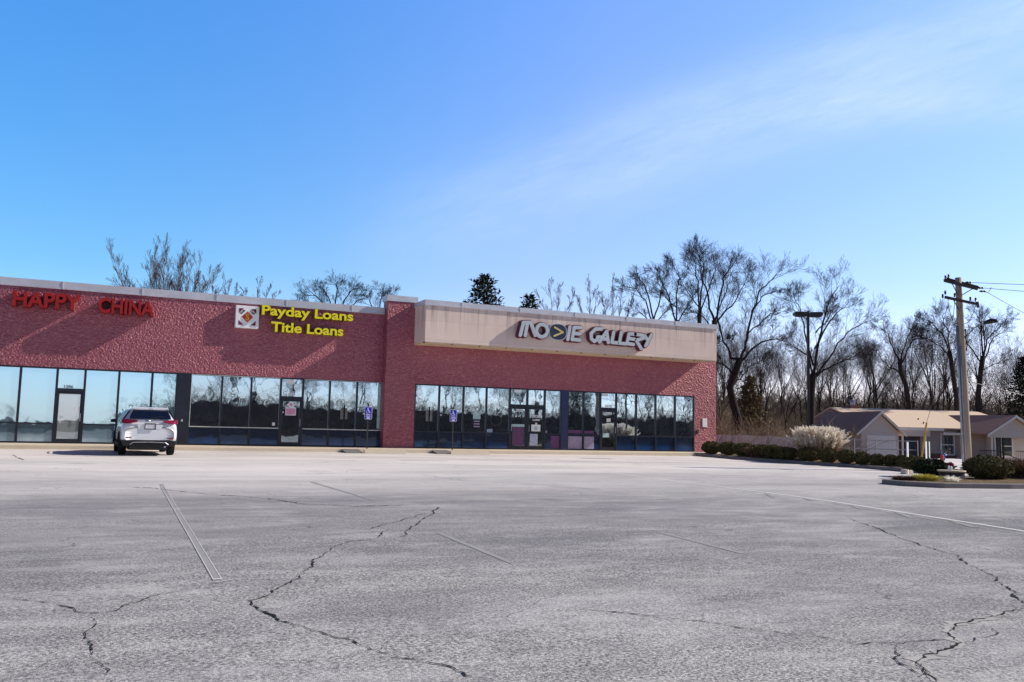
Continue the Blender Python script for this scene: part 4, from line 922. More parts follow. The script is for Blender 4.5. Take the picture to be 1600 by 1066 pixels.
jm.tube(sag((-.75, -.2, 7.0), (px_(6.2)-.16, -.1, 6.15), .35), .012, 5); jm.tube(sag((-.45, -.2, 7.1), (-.55, -.2, 6.25), .05), .012, 5)
jm.tube(sag((.45, -.2, 7.0), (px_(6)+.14, 0, 6.15), .25), .012, 5); jm.tube(sag((.85, -.17, 7.5), (1.25, .1, 7.72), .12), .012, 5)
jm.build('jumper_cable', M['wire'], up)
MB().tube(sag((.48, -.2, 7.05), (.52, -.2, 6.80), .0), .06, 8).build('cut_out', M['porcelain'], up)
la = MB().tube([(px_(5.2)+.10, 0, 5.25), (.10, -.04, 5.6), (.35, -.10, 5.95), (.72, -.18, 6.15), (.86, -.2, 6.18)], .026, 6).tube([(px_(6)+.1, 0, 6.0), (.35, -.09, 5.98)], .014, 5).build('lamp_arm', M['metal'], up)
MB().tube([(.74, -.18, 6.14), (.86, -.2, 6.20), (1.05, -.24, 6.26), (1.22, -.28, 6.25), (1.28, -.3, 6.22)], [.04, .09, .11, .08, .02], 8).build('lamp_head', M['darkmetal'], la)
for zz in (5.0, 5.5, 5.8): MB().box(px_(zz)+.09, px_(zz)+.2, -.05, .05, zz, zz+.12).build('bracket', M['darkmetal'], up)
def world_of(root, p): return Vector(root.location)+Matrix.Rotation(root.rotation_euler.z, 3, 'Z') @ Vector(p)
for nm, a, b, s, lab in (('power_line', (.46, .17, 7.92), (34, -6, 9.6), .9, 'upper power cable running right from the top crossarm'), ('power_line', (.96, .17, 7.70), (34, -4, 8.3), .9, 'second power cable running right just below the upper one'),
                    ('power_line', (.86, -.17, 7.50), (26, 20, 5.2), .6, 'thin cable descending right behind the street lamp'), ('service_line', (px_(3.7)+.16, .02, 3.75), (22, 8, 1.9), .5, 'low pale service cable running right from the pole middle')):
    o = MB().tube([world_of(up, q) for q in sag(a, b, s, 24)], .011 if nm == 'power_line' else .016, 5).build(nm, M['wire']); tag(o, lab, 'cable')
ga, gb = Vector(W(15.72, 34, lot_z(-16)+.1)), Vector(W(16.03, 34, 1.66))
gt = world_of(up, (px_(7)+.05, -.1, 7.0))
gy = empty('guy_wire', (ga.x, ga.y, ga.z), 0, 'slanting guy wire with a yellow guard below the utility pole', 'guy wire')
MB().tube([(0, 0, 0), gb-ga], .035, 8).build('guard', M['yellowguard'], gy)
MB().tube([gb-ga, gt-ga], .008, 5).build('wire', M['wire'], gy)
MB().tube([Vector((-.02, 0, -.25)), Vector((0, 0, .15))], .05, 8).build('anchor', M['cladding'], gy)

# ------------------------------------------------------------------ fences
def Lz(X, Y): p = W(X, Y); return gz(p.x, p.y)
fr = empty('board_fence', W(12.9, 57, Lz(15, 57)), -YAW, 'low weathered white board fence beyond the hedge', 'fence')
fz = 0.98-fr.location.z
pn = MB(); rr = random.Random(2)
for i in range(38):
    x = .0+i*.150; pn.box(x, x+.135, 0, .02, -.1, fz-.02*i/38*3+rr.uniform(-.02, .02))
pn.build('board_panel', M['fence'], fr); MB().box(0, 5.7, .025, .06, .2, .3).box(0, 5.7, .025, .06, fz-.35, fz-.25).build('rail', M['fence'], fr)
for x in (0, 1.9, 3.8, 5.7): MB().box(x-.05, x+.05, .065, .16, -.1, fz+.06).build('post', M['fence'], fr)
pf = empty('pipe_fence', W(20.4, 56, Lz(22, 56)), -YAW, 'thin metal rail fence before the house garage', 'fence')
ph = .86-pf.location.z
for z in (ph, ph-.55): MB().tube([(0, 0, z), (5.4, 0, z-.02)], .03, 6).build('rail', M['metal'], pf)
for x in (0, 1.4, 2.75, 4.1, 5.4): MB().tube([(x, 0, -.1), (x, 0, ph+.03)], .032, 6).build('post', M['metal'], pf)

# ------------------------------------------------------------------ house (own frame: x right, y away, origin 68 m ahead of the camera)
HZ = -.80
_th = R(9); _pv = Vector((31.5, 69.5, 0)); _rt = Matrix.Rotation(-YAW+_th, 3, 'Z') @ Vector((_pv.x*1.03, _pv.y, 0)); _pw = W(_pv.x, _pv.y)
hs = empty('ranch_house', (_pw.x-_rt.x, _pw.y-_rt.y, 0), -YAW+_th, 'low ranch house with tan shingle roof, grey siding and two white trimmed gables', 'house'); hs.scale = (1.03, 1, 1)
def hbox(n, m, x0, x1, y0, y1, z0, z1, par=hs, **kw): return MB().box(x0, x1, y0, y1, z0, z1).build(n, m, par, **kw)
hbox('wall', M['siding2'], 30.0, 42.5, 71.0, 78.5, HZ-.3, 1.75)
hbox('brick_base', M['brickbase'], 33.2, 37.2, 70.95, 71.0, HZ-.3, -.15)
# garage wing
hbox('wall', M['siding'], 26.55, 29.55, 68.0, 75, HZ-.3, 1.42)
def gable(xl, xr, xm, ze, zp, y, mat, name='gable'): return MB().prism([(xl, y, ze), (xr, y, ze), (xm, y, zp)], (0, .14, 0)).build(name, mat, hs)
def slope(name, mat, a, b, c, d_, t=.10):   # roof plane from eave a-b to ridge d-c
    return MB().prism([a, b, c, d_], (0, 0, t)).build(name, mat, hs)
gable(26.55, 29.55, 28.02, 1.42, 2.86, 68.0, M['siding'])
slope('roof', M['roof_tan'], (30.0, 67.7, 1.22), (30.0, 73, 1.22), (28.02, 75.5, 2.93), (28.02, 67.7, 2.93))
slope('roof', M['roof_tan_shaded'], (26.05, 76, 1.22), (26.05, 67.7, 1.22), (28.02, 67.7, 2.93), (28.02, 76, 2.93))
def rake(x0, z0, x1, z1, y):
    return MB().prism([(x0, y, z0-.02), (x1, y, z1-.02), (x1, y, z1-.20), (x0, y, z0-.20)], (0, -.05, 0)).build('rake_trim', M['trim'], hs)
rake(26.03, 1.30, 28.02, 3.03, 67.69); rake(28.02, 3.03, 30.02, 1.30, 67.69)
gd = hbox('garage_door', M['trim'], 26.95, 29.25, 67.93, 67.99, HZ-.2, 1.18)
for z in (-.35, .15, .65): MB().box(26.97, 29.23, 67.918, 67.929, z, z+.02).build('panel_joint', M['frame_pale'], gd)
# main roof
slope('roof', M['roof_tan'], (29.4, 70.2, 1.80), (42.9, 70.2, 1.80), (42.2, 76.5, 3.42), (28.6, 76.5, 3.42))
slope('roof', M['roof_tan'], (42.9, 80.5, 2.2), (28.6, 80.5, 2.2), (28.6, 76.5, 3.42), (42.2, 76.5, 3.42))
MB().prism([(28.62, 75.5, 3.05), (28.62, 80.4, 2.2), (28.62, 76.5, 3.40)], (.14, 0, 0)).build('gable', M['roof_tan_shaded'], hs)
hbox('eave_trim', M['trim'], 29.9, 34.7, 70.08, 70.19, 1.66, 1.86); 
# carport front
hbox('porch_beam', M['siding'], 30.0, 33.6, 70.2, 70.9, 1.18, 1.66)
hbox('porch_shade', M['doorred'], 30.0, 33.2, 70.93, 70.985, HZ-.2, 1.17)  # flat dark sheet painting the shade inside the carport
hbox('porch_door', M['navy'], 31.9, 32.7, 70.88, 70.92, HZ-.2, 1.05)
for x in (31.35, 33.3): hbox('porch_post', M['trim'], x-.05, x+.05, 70.3, 70.42, HZ-.3, 1.18)
for x0, pts in ((33.55, [(33.3, 70.2, 1.66), (33.55, 70.5, 1.4), (33.6, 70.8, 1.2), (33.6, 70.85, HZ)]), (0, [(34.95, 70.85, 1.5), (34.95, 70.9, .2)])):
    MB().tube(pts, .05, 6).build('downspout', M['trim'], hs)
def hwin(x0, x1, z0, z1, y):
    f = MB(); t = .10
    f.box(x0, x1, y-.05, y, z1-t, z1).box(x0, x1, y-.05, y, z0, z0+t).box(x0, x0+t, y-.05, y, z0+t, z1-t).box(x1-t, x1, y-.05, y, z0+t, z1-t).box(x0+t, x1-t, y-.045, y, (z0+z1)/2-.035, (z0+z1)/2+.035)
    o = f.build('window', M['trim'], hs); MB().box(x0+t, x1-t, y-.025, y-.012, z0+t, z1-t).build('pane', M['winglass'], o); return o
hwin(35.0, 36.2, -.28, 1.42, 70.99)
# entry wing with right gable
hbox('wall', M['siding'], 38.6, 46.5, 69.6, 78, HZ-.3, 1.50)
hbox('porch_wall', M['siding2'], 36.3, 38.58, 70.5, 70.99, HZ-.3, 1.48)
gable(37.0, 41.2, 38.95, 1.52, 2.80, 67.9, M['siding']); hbox('porch_beam', M['siding'], 36.9, 46, 67.92, 68.05, 1.24, 1.52)
slope('roof', M['roof_tan_shaded'], (35.9, 76.5, 1.45), (36.55, 67.5, 1.45), (38.95, 67.5, 2.92), (38.1, 76.5, 2.98))
slope('roof', M['roof_tan'], (41.5, 67.5, 1.40), (41.5, 76.5, 1.40), (38.1, 76.5, 2.98), (38.95, 67.5, 2.92))
rake(36.53, 1.50, 38.95, 3.0, 67.49); rake(38.95, 3.0, 41.5, 1.46, 67.49)
hbox('eave_trim', M['trim'], 34.7, 36.6, 70.1, 70.2, 1.36, 1.54)
dr = hbox('front_door', M['trim'], 36.35, 37.2, 70.42, 70.49, HZ, 1.32); MB().box(36.52, 37.02, 70.40, 70.415, .15, 1.18).build('door_glass', M['doorred'], dr)
hwin(39.1, 40.2, -.28, 1.42, 69.59); hbox('shutter', M['navy'], 38.65, 38.98, 69.55, 69.59, -.25, 1.4)
MB().tube([(37.3, 67.9, 1.3), (37.55, 68.1, 1.15), (37.6, 68.1, HZ)], .05, 6).build('downspout', M['trim'], hs)
for x in (37.25, 37.95, 38.2): hbox('porch_post', M['trim'] if x < 37.5 else M['frame'], x-.05, x+.05, 68.0, 68.1, HZ-.2, 1.24)
hbox('porch_floor', M['conc'], 36.4, 46, 67.7, 69.58, HZ-.4, HZ+.12)
rl = MB().tube([(36.0, 67.75, .22), (37.4, 67.75, .22)], .025, 5).tube([(39.0, 67.75, .22), (46, 67.75, .20)], .025, 5).tube([(37.6, 67.75, .22), (38.9, 66.8, -.55)], .03, 5)
for i in range(50):
    x = 36.0+i*.19
    if x < 37.4 or x > 39.0: rl.tube([(x, 67.75, HZ), (x, 67.75, .22)], .014, 4)
rl.build('porch_railing', M['frame'], hs)
ch = hbox('chimney', M['brickbase'], 30.35, 31.05, 76.2, 76.9, 3.0, 3.75); MB().lathe((30.7, 76.5, 3.75), [(.2, 0), (.2, .25), (.3, .3), (.05, .5)], 10).build('chimney_cap', M['metal'], ch)
for x, y, z in ((34.3, 72.8, 2.42), (33.9, 71.5, 2.1)): MB().tube([(x, y, z), (x, y, z+.28)], .05, 6).build('vent_pipe', M['cladding'], hs)
hy = empty('fire_hydrant', W(24.4, 50, Lz(24.4, 50)), 0, 'red fire hydrant on the grass before the house', 'hydrant')
hz0 = .16-hy.location.z
MB().lathe((0, 0, 0), [(.11, 0), (.11, .06), (.08, .08), (.08, hz0*.75), (.10, hz0*.78), (.085, hz0*.92), (.03, hz0)], 12).build('barrel', M['redpaint'], hy)
MB().tube([(-.13, 0, hz0*.6), (.13, 0, hz0*.6)], .04, 8).build('nozzle', M['redpaint'], hy)
bc = empty('blue_valve', W(25.0, 51, Lz(25, 51)), 0, 'small blue standpipe right of the red hydrant', 'standpipe')
MB().lathe((0, 0, 0), [(.06, 0), (.06, .4), (.10, .42), (.10, .55), (.04, .6)], 10).build('pipe', M['bluepaint'], bc); MB().tube([(-.2, 0, .48), (.2, 0, .48)], .035, 6).build('arm', M['bluepaint'], bc)
lawn_p = [W(20, 48), W(60, 44), W(60, 66), W(22, 66)]

# ------------------------------------------------------------------ bare trees
class P_:
    def __init__(s, **k): s.__dict__.update(dict(sl=.55, lk=.62, drop=14, wig=.16, up=.05, nc=(6, 7, 6, 5, 4), maxl=5, ang=(24, 58), ratio=(.42, .72), rmin=.0055)); s.__dict__.update(k)
SEG = (7, 6, 5, 4, 3, 2, 2); SIDE = (9, 7, 5, 4, 3, 3, 3)
def spawn(mb, pts, rad, L, lev, P, rr, t0=.22):
    n = P.nc[min(lev, len(P.nc)-1)]
    for c in range(n):
        t = t0+(1-t0)*(c+rr.uniform(.1, .95))/n; t = min(t, .985)
        f = t*(len(pts)-1); i = int(f); p = pts[i].lerp(pts[i+1], f-i); d = (pts[i+1]-pts[i]).normalized()
        ax = Matrix.Rotation(rr.uniform(0, 6.283), 3, d) @ d.orthogonal().normalized()
        nd = Matrix.Rotation(R(rr.uniform(*P.ang)), 3, ax) @ d
        nd = (nd+Vector((0, 0, P.up*2.2))).normalized()
        r = rad[i]*(1-(f-i))+rad[i+1]*(f-i)
        limb(mb, p, nd, L*rr.uniform(*P.ratio)*(1.15-.45*t), max(P.rmin, min(r*.7, (.042, .022, .011, .007, .0056)[min(lev, 4)])*rr.uniform(.6, 1.0)), lev+1, P, rr)
def limb(mb, p, d, L, r, lev, P, rr):
    n = SEG[lev]; pts = [p]; dd = d
    for i in range(n):
        dd = (dd+Vector((rr.gauss(0, 1), rr.gauss(0, 1), rr.gauss(0, 1)))*P.wig*(1.0-.06*lev)+Vector((0, 0, P.up))).normalized(); pts.append(pts[-1]+dd*(L/n))
    e = .25 if lev < P.maxl else .5
    rad = [max(P.rmin*.7, r*(1-(1-e)*i/n)) for i in range(n+1)]
    mb.tube(pts, rad, SIDE[lev], cap=False)
    if lev < P.maxl: spawn(mb, pts, rad, L, lev, P, rr)
def bare_tree(seed, H, r0, split, limbs, P, label, group=None, bark='bark', twig='twig', lean=(0, 0), tilt=(18, 42), Lf=.62):
    rr = random.Random(seed); root = empty('bare_tree', (0, 0, 0), 0, label, 'tree', group); tb = MB(); cb = MB()
    hs_ = H*split; n = 7; pts = [Vector((lean[0]*(i/n)+rr.gauss(0, .03)*i*.5, lean[1]*(i/n)+rr.gauss(0, .03)*i*.5, -.3+(hs_+.3)*i/n)) for i in range(n+1)]
    rad = [r0*(1.25 if i == 0 else 1)*(1-.32*i/n) for i in range(n+1)]
    tb.tube(pts, rad, 10); tb.build('trunk', M[bark], root, smooth=True)
    top = pts[-1]; a0 = rr.uniform(0, 6.28)
    for i in range(limbs):
        a = a0+2*math.pi*i/limbs+rr.uniform(-.5, .5); tl = R(rr.uniform(*tilt)) if i else R(rr.uniform(2, 12))
        d = Vector((math.sin(tl)*math.cos(a), math.sin(tl)*math.sin(a), math.cos(tl)))
        limb(cb, top-Vector((0, 0, rr.uniform(0, .12)*hs_ if i else 0)), d, H*Lf*rr.uniform(.8, 1.12), r0*rr.uniform(.42, .60), 1, P, rr)
    cb.build('crown', M[twig], root); return root
def guided_tree(seed, Y, trunk, limbs, P, label, r0, bark='bark', twig='bark', depth=.35):
    """a tree whose trunk and main limbs are laid out in its own frontal plane (metres right of / above its foot)"""
    rr = random.Random(seed); root = empty('bare_tree', (0, 0, 0), -YAW, label, 'tree'); tb = MB(); cb = MB()
    def hp(q): return Vector(((q[0]-800)/1376*Y, 0, CZ+(669+.0241*(q[0]-800)-q[1])/1376*Y))
    base = hp(trunk[0]); w = W(base.x, Y); g = gz(w.x, w.y); root.location = (w.x, w.y, g)
    def fr_(q): v = hp(q); return Vector((v.x-base.x, 0, v.z-g))
    tp = [fr_(trunk[0])+Vector((0, 0, -max(.3, fr_(trunk[0]).z+.3)))]+[fr_(q) for q in trunk]
    r0 *= .84; tb.tube(tp, [r0*(1.3 if i == 0 else 1)*(1-.3*i/len(tp)) for i in range(len(tp))], 10); tb.build('trunk', M[bark], root, smooth=True)
    for q, k_ in limbs:
        q = [(a[0], a[1]+P.drop*(1.0 if i == len(q)-1 else .5 if i == len(q)-2 and i else 0)) for i, a in enumerate(q)]
        pts = [fr_(a) for a in q]; dy = rr.uniform(-1, 1)*depth; L = sum((b-a).length for a, b in zip(pts[:-1], pts[1:])); acc = 0; fine = []
        for i, p in enumerate(pts):
            if i: acc += (p-pts[i-1]).length
            p.y = dy*acc
        for a, b in zip(pts[:-1], pts[1:]):
            for s in range(3):
                t = s/3; fine.append(a.lerp(b, t)+Vector((rr.gauss(0, .05), rr.gauss(0, .08), rr.gauss(0, .05)))*(1 if fine else 0))
        fine.append(pts[-1]); n = len(fine)
        rs = r0*k_*P.lk; rad = [max(.012, rs*(1-.82*i/(n-1))) for i in range(n)]
        cb.tube(fine, rad, 7, cap=False); spawn(cb, fine, rad, L*P.sl, 1, P, rr, .18)
    cb.build('crown', M[twig], root); return root
PH = P_(sl=.60, nc=(6, 12, 6, 5, 4), ratio=(.40, .74), wig=.095, up=.035, ang=(20, 46), rmin=.0055)
guided_tree(41, 60, [(1158, 668), (1148, 632), (1142, 606), (1150, 585), (1158, 560)], [
    ([(1158, 562), (1166, 544), (1169, 522), (1177, 484), (1186, 457), (1202, 434), (1213, 415)], .62), ([(1157, 566), (1178, 545), (1199, 531), (1226, 523), (1246, 510)], .5),
    ([(1158, 563), (1146, 560), (1136, 540), (1128, 517), (1125, 484), (1135, 462), (1140, 436), (1148, 408)], .52), ([(1150, 586), (1136, 572), (1120, 560), (1108, 548)], .4),
    ([(1177, 486), (1193, 462), (1212, 448), (1228, 440)], .3), ([(1168, 524), (1186, 508), (1205, 485), (1222, 470)], .3), ([(1142, 606), (1160, 590), (1176, 575), (1190, 560), (1207, 548)], .32)], PH,
    'large dark crooked bare tree just right of the building corner', .34)
guided_tree(42, 67, [(1118, 640), (1117, 560), (1118, 500)], [([(1118, 502), (1126, 468), (1132, 440), (1140, 414), (1150, 396)], .6), ([(1118, 505), (1108, 470), (1098, 440), (1092, 410), (1090, 386)], .6),
    ([(1118, 510), (1132, 490), (1150, 470), (1162, 440), (1170, 412)], .5), ([(1117, 520), (1102, 500), (1085, 482), (1070, 470)], .4), ([(1117, 540), (1130, 525), (1146, 510)], .3)], PH, 'tall bare tree with upright limbs directly behind the building corner', .30)
guided_tree(43, 66, [(1268, 660), (1269, 620), (1271, 595), (1273, 585)], [([(1273, 586), (1275, 545), (1278, 507), (1287, 464), (1294, 440)], .6), ([(1273, 588), (1287, 573), (1306, 539), (1331, 507), (1352, 490)], .5),
    ([(1272, 592), (1294, 576), (1325, 556), (1360, 542)], .42), ([(1272, 590), (1266, 557), (1250, 539), (1237, 524)], .42), ([(1275, 546), (1300, 504), (1325, 472), (1338, 454)], .4), ([(1273, 572), (1262, 517), (1256, 473), (1250, 452)], .42), ([(1277, 520), (1300, 490), (1312, 458)], .3)], PH,
    'broad bare tree with fanned limbs behind the lot light pole', .36)
guided_tree(44, 80, [(1424, 660), (1422, 634), (1417, 600), (1410, 582), (1409, 566)], [([(1409, 568), (1397, 541), (1390, 517), (1374, 494)], .5), ([(1409, 572), (1417, 546), (1426, 531), (1444, 525), (1462, 528)], .5), ([(1410, 570), (1413, 546), (1422, 515), (1428, 488)], .45), ([(1411, 584), (1395, 573), (1383, 551), (1375, 530)], .4), ([(1426, 532), (1440, 510), (1452, 498)], .25)], PH,
    'bare tree leaning left behind the house roof left of the utility pole', .30)
guided_tree(45, 80, [(1530, 660), (1530, 620), (1536, 577), (1540, 557)], [([(1540, 560), (1534, 521), (1532, 494), (1526, 482)], .5), ([(1540, 560), (1543, 532), (1554, 510), (1566, 487)], .5), ([(1540, 564), (1566, 517), (1588, 503)], .45), ([(1538, 570), (1521, 537), (1516, 510), (1510, 494)], .42), ([(1541, 556), (1541, 514), (1543, 484)], .42), ([(1537, 580), (1560, 560), (1576, 540)], .3)], PH,
    'bare tree with rounded crown behind the house right of the utility pole', .32)
guided_tree(46, 78, [(1497, 660), (1496, 622), (1491, 577), (1487, 548)], [([(1487, 550), (1480, 517), (1467, 496), (1456, 480)], .55), ([(1487, 552), (1490, 520), (1486, 490), (1488, 468)], .5), ([(1489, 565), (1476, 540), (1456, 520), (1444, 508)], .42), ([(1490, 575), (1503, 545), (1512, 520)], .4)], PH, 'bare tree partly hidden behind the utility pole', .28)
PV = P_(lk=.55, drop=30, sl=.38, nc=(5, 13, 7, 5, 3), ang=(14, 36), ratio=(.38, .70), wig=.075, up=.05, rmin=.0055)
PF = P_(lk=.32, sl=.40, drop=18, nc=(5, 14, 7, 4, 3), ang=(8, 27), ratio=(.36, .68), wig=.055, up=.03, rmin=.0052)
fan = []
for i in range(19):
    a = -1.15+2.3*i/18; v = .93+.07*math.sin(i*2.7)
    fan.append(([(255+3*math.sin(a), 548), (255+38*math.sin(a), 548-58*math.cos(a*.8)), (255+62*math.sin(a)*v, 548-58*math.cos(a*.8)-48*math.cos(a*.7)*v), (255+80*math.sin(a)*v, 458-82*math.cos(a*.95)*v)], .5))
guided_tree(147, 62, [(255, 640), (255, 580), (255, 548)], fan, PF, 'wide fan shaped bare tree behind the roof at the left above HAPPY CHINA', .19, bark='bark2', twig='twig_pink', depth=.6)
PW = P_(lk=.5, drop=4, sl=.42, nc=(5, 9, 5, 4, 3), ang=(9, 28), ratio=(.38, .70), wig=.09, up=.05, rmin=.006)
PR = P_(sl=.52, nc=(6, 11, 6, 5, 3), ratio=(.42, .74), wig=.11, up=.03, ang=(22, 50), rmin=.005)
guided_tree(48, 68, [(520, 640), (520, 560), (521, 500)], [([(520, 510), (505, 475), (488, 455), (470, 446)], .5), ([(520, 508), (512, 470), (500, 445), (492, 434)], .5), ([(521, 505), (522, 465), (524, 440), (522, 428)], .5), ([(521, 505), (534, 468), (545, 446), (552, 436)], .5), ([(521, 510), (545, 480), (560, 462), (566, 452)], .45), ([(520, 515), (495, 485), (470, 470), (458, 462)], .42)], PR, 'rounded bare tree behind the coping above the yellow loan sign', .26, twig='twig')
guided_tree(49, 70, [(590, 640), (590, 560), (590, 510)], [([(590, 515), (582, 480), (572, 458), (565, 448)], .5), ([(590, 512), (592, 470), (594, 448), (592, 440)], .5), ([(590, 515), (602, 480), (608, 460), (612, 448)], .5)], PR, 'smaller bare tree behind the roof just left of the tower pier', .20, twig='twig')
for sd, px, lab in ((50, 350, 'left one of two small pinkish bare trees behind the roof'), (51, 398, 'right one of two small pinkish bare trees behind the roof')):
    guided_tree(sd, 75, [(px, 640), (px, 560), (px, 500)], [([(px, 505), (px-12, 470), (px-22, 450)], .5), ([(px, 505), (px-3, 465), (px-2, 438)], .5), ([(px, 505), (px+10, 468), (px+14, 444)], .5), ([(px, 510), (px+16, 480), (px+24, 456)], .45)], PW, lab, .15, bark='bark2', twig='twig_pink')
for sd, px, tp, Y, lab, tw in ((52, 865, 440, 78, 'thin pale bare tree right of the smaller evergreen behind the roof', 'twig_pink'), (53, 925, 446, 80, 'reddish bare tree behind the roof above the letters IE', 'twig_pink'), (54, 962, 440, 76, 'reddish brown bare tree behind the roof above GALLERY', 'twig_pink')):
    guided_tree(sd, Y, [(px, 660), (px, 580), (px, 520)], [([(px, 525), (px-14, 485), (px-24, tp+14)], .5), ([(px, 525), (px-5, 480), (px-6, tp)], .5), ([(px, 525), (px+6, 480), (px+8, tp+3)], .5), ([(px, 530), (px+18, 490), (px+28, tp+18)], .45)], PW, lab, .15, bark='bark2', twig=tw)
guided_tree(55, 70, [(1020, 660), (1022, 560), (1022, 500)], [([(1022, 505), (1008, 470), (990, 445), (972, 436)], .5), ([(1022, 500), (1015, 460), (1005, 430), (1000, 412)], .55), ([(1022, 500), (1034, 465), (1036, 435), (1034, 415)], .5), ([(1022, 506), (1040, 480), (1052, 465)], .4), ([(1022, 508), (1000, 480), (985, 470)], .4)], PH, 'dark bare tree with drooping left limbs behind the right part of the fascia', .26)
guided_tree(56, 74, [(1062, 660), (1060, 560), (1058, 500)], [([(1058, 505), (1048, 460), (1040, 430), (1032, 405)], .55), ([(1058, 505), (1060, 455), (1064, 425), (1060, 400)], .55), ([(1058, 508), (1076, 470), (1088, 440)], .45), ([(1058, 480), (1040, 455), (1030, 445)], .3)], PH, 'slim bare tree with a straight trunk behind the fascia right end', .26)
guided_tree(57, 76, [(1096, 660), (1096, 560), (1094, 490)], [([(1094, 495), (1088, 440), (1082, 410), (1080, 392)], .55), ([(1094, 495), (1098, 440), (1100, 405), (1094, 383)], .6), ([(1094, 500), (1108, 450), (1116, 420), (1120, 398)], .5), ([(1094, 480), (1076, 450), (1066, 425)], .4)], PH, 'tallest bare tree behind the building showing above the coping end', .28)

# the woods behind the fence and the house: separate slender trees copied from a few grown ones
PS = P_(nc=(5, 6, 6, 5, 3), ratio=(.42, .74), wig=.14, up=.07, ang=(18, 46), rmin=.005)
WL = 'slender bare tree standing in the crowded woods behind the fence and the house'
protos = [bare_tree(60+i, 10.5, .16, (.30, .42, .2, .5, .36)[i], (3, 4, 3, 4, 2)[i], PS, WL, 'bare trees in the woods', tilt=(10, 34), Lf=.66, lean=((.3, -.5, .2, .6, -.3)[i], .2), twig=('twig_brown', 'bark', 'twig', 'twig_brown', 'twig')[i]) for i in range(5)]
wr_ = random.Random(77); placed = []
def place_tree(o, X, Y, s, rot, sink=0.0):
    w = W(X, Y); o.location = (w.x, w.y, gz(w.x, w.y)-sink); o.rotation_euler.z = rot; o.scale = (s, s, s*wr_.uniform(.92, 1.12))
first = [0]*5
cand = []
for i in range(900):
    Y = wr_.uniform(72, 122); X = wr_.uniform(.20, .62)*Y
    if any((X-a)**2+(Y-b)**2 < 7 for a, b in cand): continue
    if 22 < X < 50 and Y < 90: continue
    cand.append((X, Y))
    if len(cand) >= 92: break
for i, (X, Y) in enumerate(cand):
    pi = i % 5; o = protos[pi] if not first[pi] else copy_tree(protos[pi]); first[pi] = 1
    place_tree(o, X, Y, wr_.uniform(.52, .86), wr_.uniform(0, 6.28))
# trees across the road behind the viewer, seen in the shop glass
BL = 'bare tree across the road reflected in the dark shop windows'
for i in range(64):
    o = copy_tree(protos[i % 5]); o['label'] = BL; o['group'] = 'bare trees reflected in the shop glass'
    x = 2+i*1.7+wr_.uniform(-1.2, 1.2); y = -90-wr_.uniform(0, 22)
    s = wr_.uniform(.55, .80)*(1.25 if x > 36 else 1.0 if x > 8 else .75); o.location = (x, y, gz(x, y)-.2); o.rotation_euler.z = wr_.uniform(0, 6.28); o.scale = (s*1.15, s*1.15, s)
for i in range(16):
    o = copy_tree(protos[(i*3) % 5]); o['label'] = BL; o['group'] = 'bare trees reflected in the shop glass'
    s = wr_.uniform(.14, .24); o.location = (-34+i*2.4+wr_.uniform(-1, 1), -92-wr_.uniform(0, 10), lot_z(-60)-.2); o.rotation_euler.z = wr_.uniform(0, 6.28); o.scale = (s*1.6, s*1.6, s)
# brush: tangled dead stems nobody could count
def brush(name, n, area, hmin, hmax, seed, mat, zf=None):
    rr = random.Random(seed); mb = MB()
    for i in range(n):
        p = area(rr); h = rr.uniform(hmin, hmax)*rr.uniform(.4, 1); a = rr.uniform(0, 6.28); b = rr.uniform(.1, 1.1)*h
        dr = Vector((math.cos(a), math.sin(a), 0)); arch = rr.uniform(.0, .6)
        pts = [p+dr*b*t+Vector((rr.gauss(0, .06), rr.gauss(0, .06), h*(t-arch*t*t))) for t in (0, .4, .75, 1)]
        r = rr.uniform(.008, .022)*(1 if hmax < 4 else 1.8); mb.tube(pts, [r, r*.8, r*.6, r*.3], 3, cap=False)
        if rr.random() < .7:
            q = pts[2]; mb.tube([q, q+Vector((rr.gauss(0, .4), rr.gauss(0, .4), rr.uniform(.1, .6)))*h*.5], [r*.5, r*.25], 3, cap=False)
    o = mb.build(name, mat); o['kind'] = 'stuff'; return o
def area_hill(rr):
    while True:
        Y = 57.5+46*rr.random()**1.5; X = rr.uniform(.205, .62)*Y
        if 22.5 < X < 50 and Y < 84: continue
        w = W(X, Y); return Vector((w.x, w.y, gz(w.x, w.y)-.1))
tag(brush('undergrowth', 16000, area_hill, .8, 3.9, 3, M['brush']), 'tangled tan brush and dead stems on the slope behind the fence', 'undergrowth')
def area_far(rr):
    Y = rr.uniform(104, 150); X = rr.uniform(.19, .66)*Y; w = W(X, Y); return Vector((w.x, w.y, gz(w.x, w.y)-.2))
tag(brush('treeline', 7500, area_far, 2.5, 6.5, 6, M['brush_dark']), 'grey brown far wood behind the nearer bare trees', 'wood')
def area_back(rr): x, y = rr.uniform(-6, 110), -86-rr.uniform(0, 28); return Vector((x, y, gz(x, y)-.2))
tag(brush('undergrowth', 9000, area_back, 1.8, 4.4, 4, M['bark']), 'dark scrub across the road reflected in the shop glass', 'undergrowth')

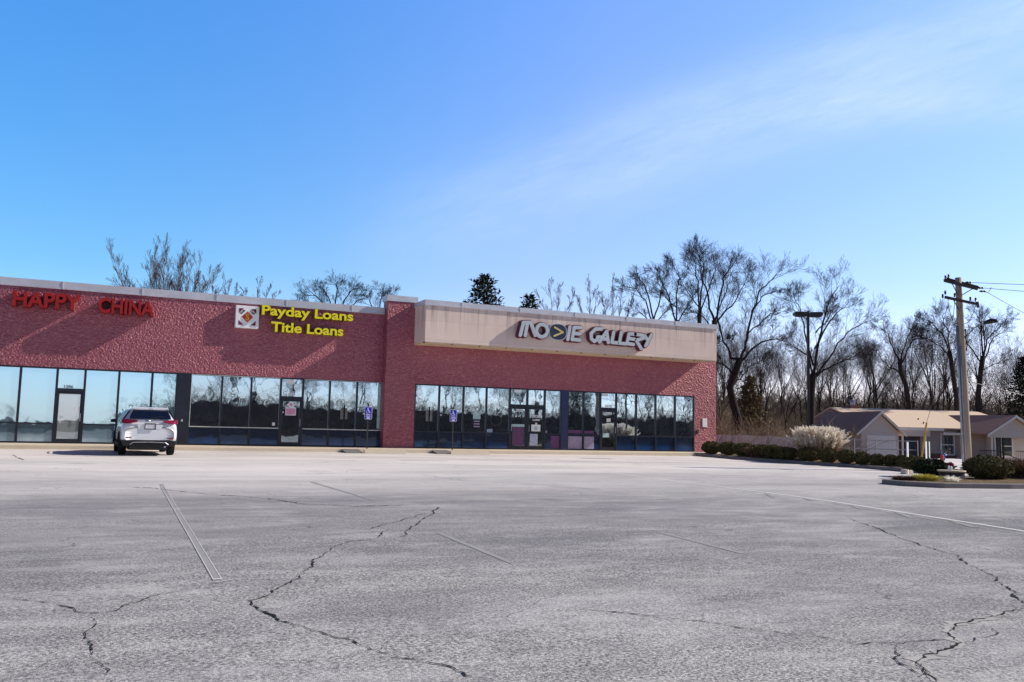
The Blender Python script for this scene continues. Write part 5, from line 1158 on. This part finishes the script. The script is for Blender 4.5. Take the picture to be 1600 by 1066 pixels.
# evergreens
def evergreen(seed, H, Rr, label, n=120, mat='needle', per=46, group=None):
    rr = random.Random(seed); root = empty('evergreen_tree', (0, 0, 0), 0, label, 'evergreen tree', group); tb = MB().tube([(0, 0, -.3), (.05, 0, H*.5), (0, 0, H*.97)], [.2, .13, .02], 8); tb.build('trunk', M['bark'], root)
    cb = MB()
    for i in range(n):
        t = .08+.92*(i/n)**.85; z = H*t; L = Rr*(1-t)**.8*rr.uniform(.65, 1.12)+.12; a = i*2.399+rr.uniform(-.3, .3); up = rr.uniform(-.15, .30)
        dr = Vector((math.cos(a), math.sin(a), up)); 
        for k_ in range(int(per*(.35+L/Rr))):
            s = rr.random()**.6; p = Vector((0, 0, z))+dr*L*s+Vector((rr.gauss(0, .13), rr.gauss(0, .13), rr.gauss(0, .10)-.18*s*s*L*.3))*(.6+.5*L)
            d_ = (dr+Vector((rr.gauss(0, .7), rr.gauss(0, .7), rr.gauss(0, .5)+.2))).normalized(); sd = d_.orthogonal().normalized(); sd = Matrix.Rotation(rr.uniform(0, 6.28), 3, d_) @ sd
            l_ = rr.uniform(.12, .26); w_ = l_*.30; o = len(cb.v); cb.v += [tuple(p-sd*w_), tuple(p+sd*w_), tuple(p+d_*l_*1.3)]; cb.f.append((o, o+1, o+2))
    cb.build('crown', M[mat], root); return root
def put(o, X, Y): w = W(X, Y); o.location = (w.x, w.y, gz(w.x, w.y))
put(evergreen(1, 11.7, 4.9, 'larger dark evergreen tree rising behind the fascia roof', 190, per=60), -2.0, 60)
put(evergreen(2, 11.0, 3.6, 'smaller dark evergreen tree right of the larger one behind the roof', 150, per=50), 1.25, 66)
put(evergreen(3, 9.5, 3.2, 'dark evergreen tree at the right edge behind the porch gable', 170), 46.8, 80)
put(evergreen(6, 5.6, 1.7, 'olive brown evergreen behind the large crooked bare tree', 110, 'olive', 40), 19.0, 70)
e = evergreen(8, 9.0, 3.4, 'dark evergreen across the lot reflected in the video store glass', 150); e.location = (49, -63, -.8)
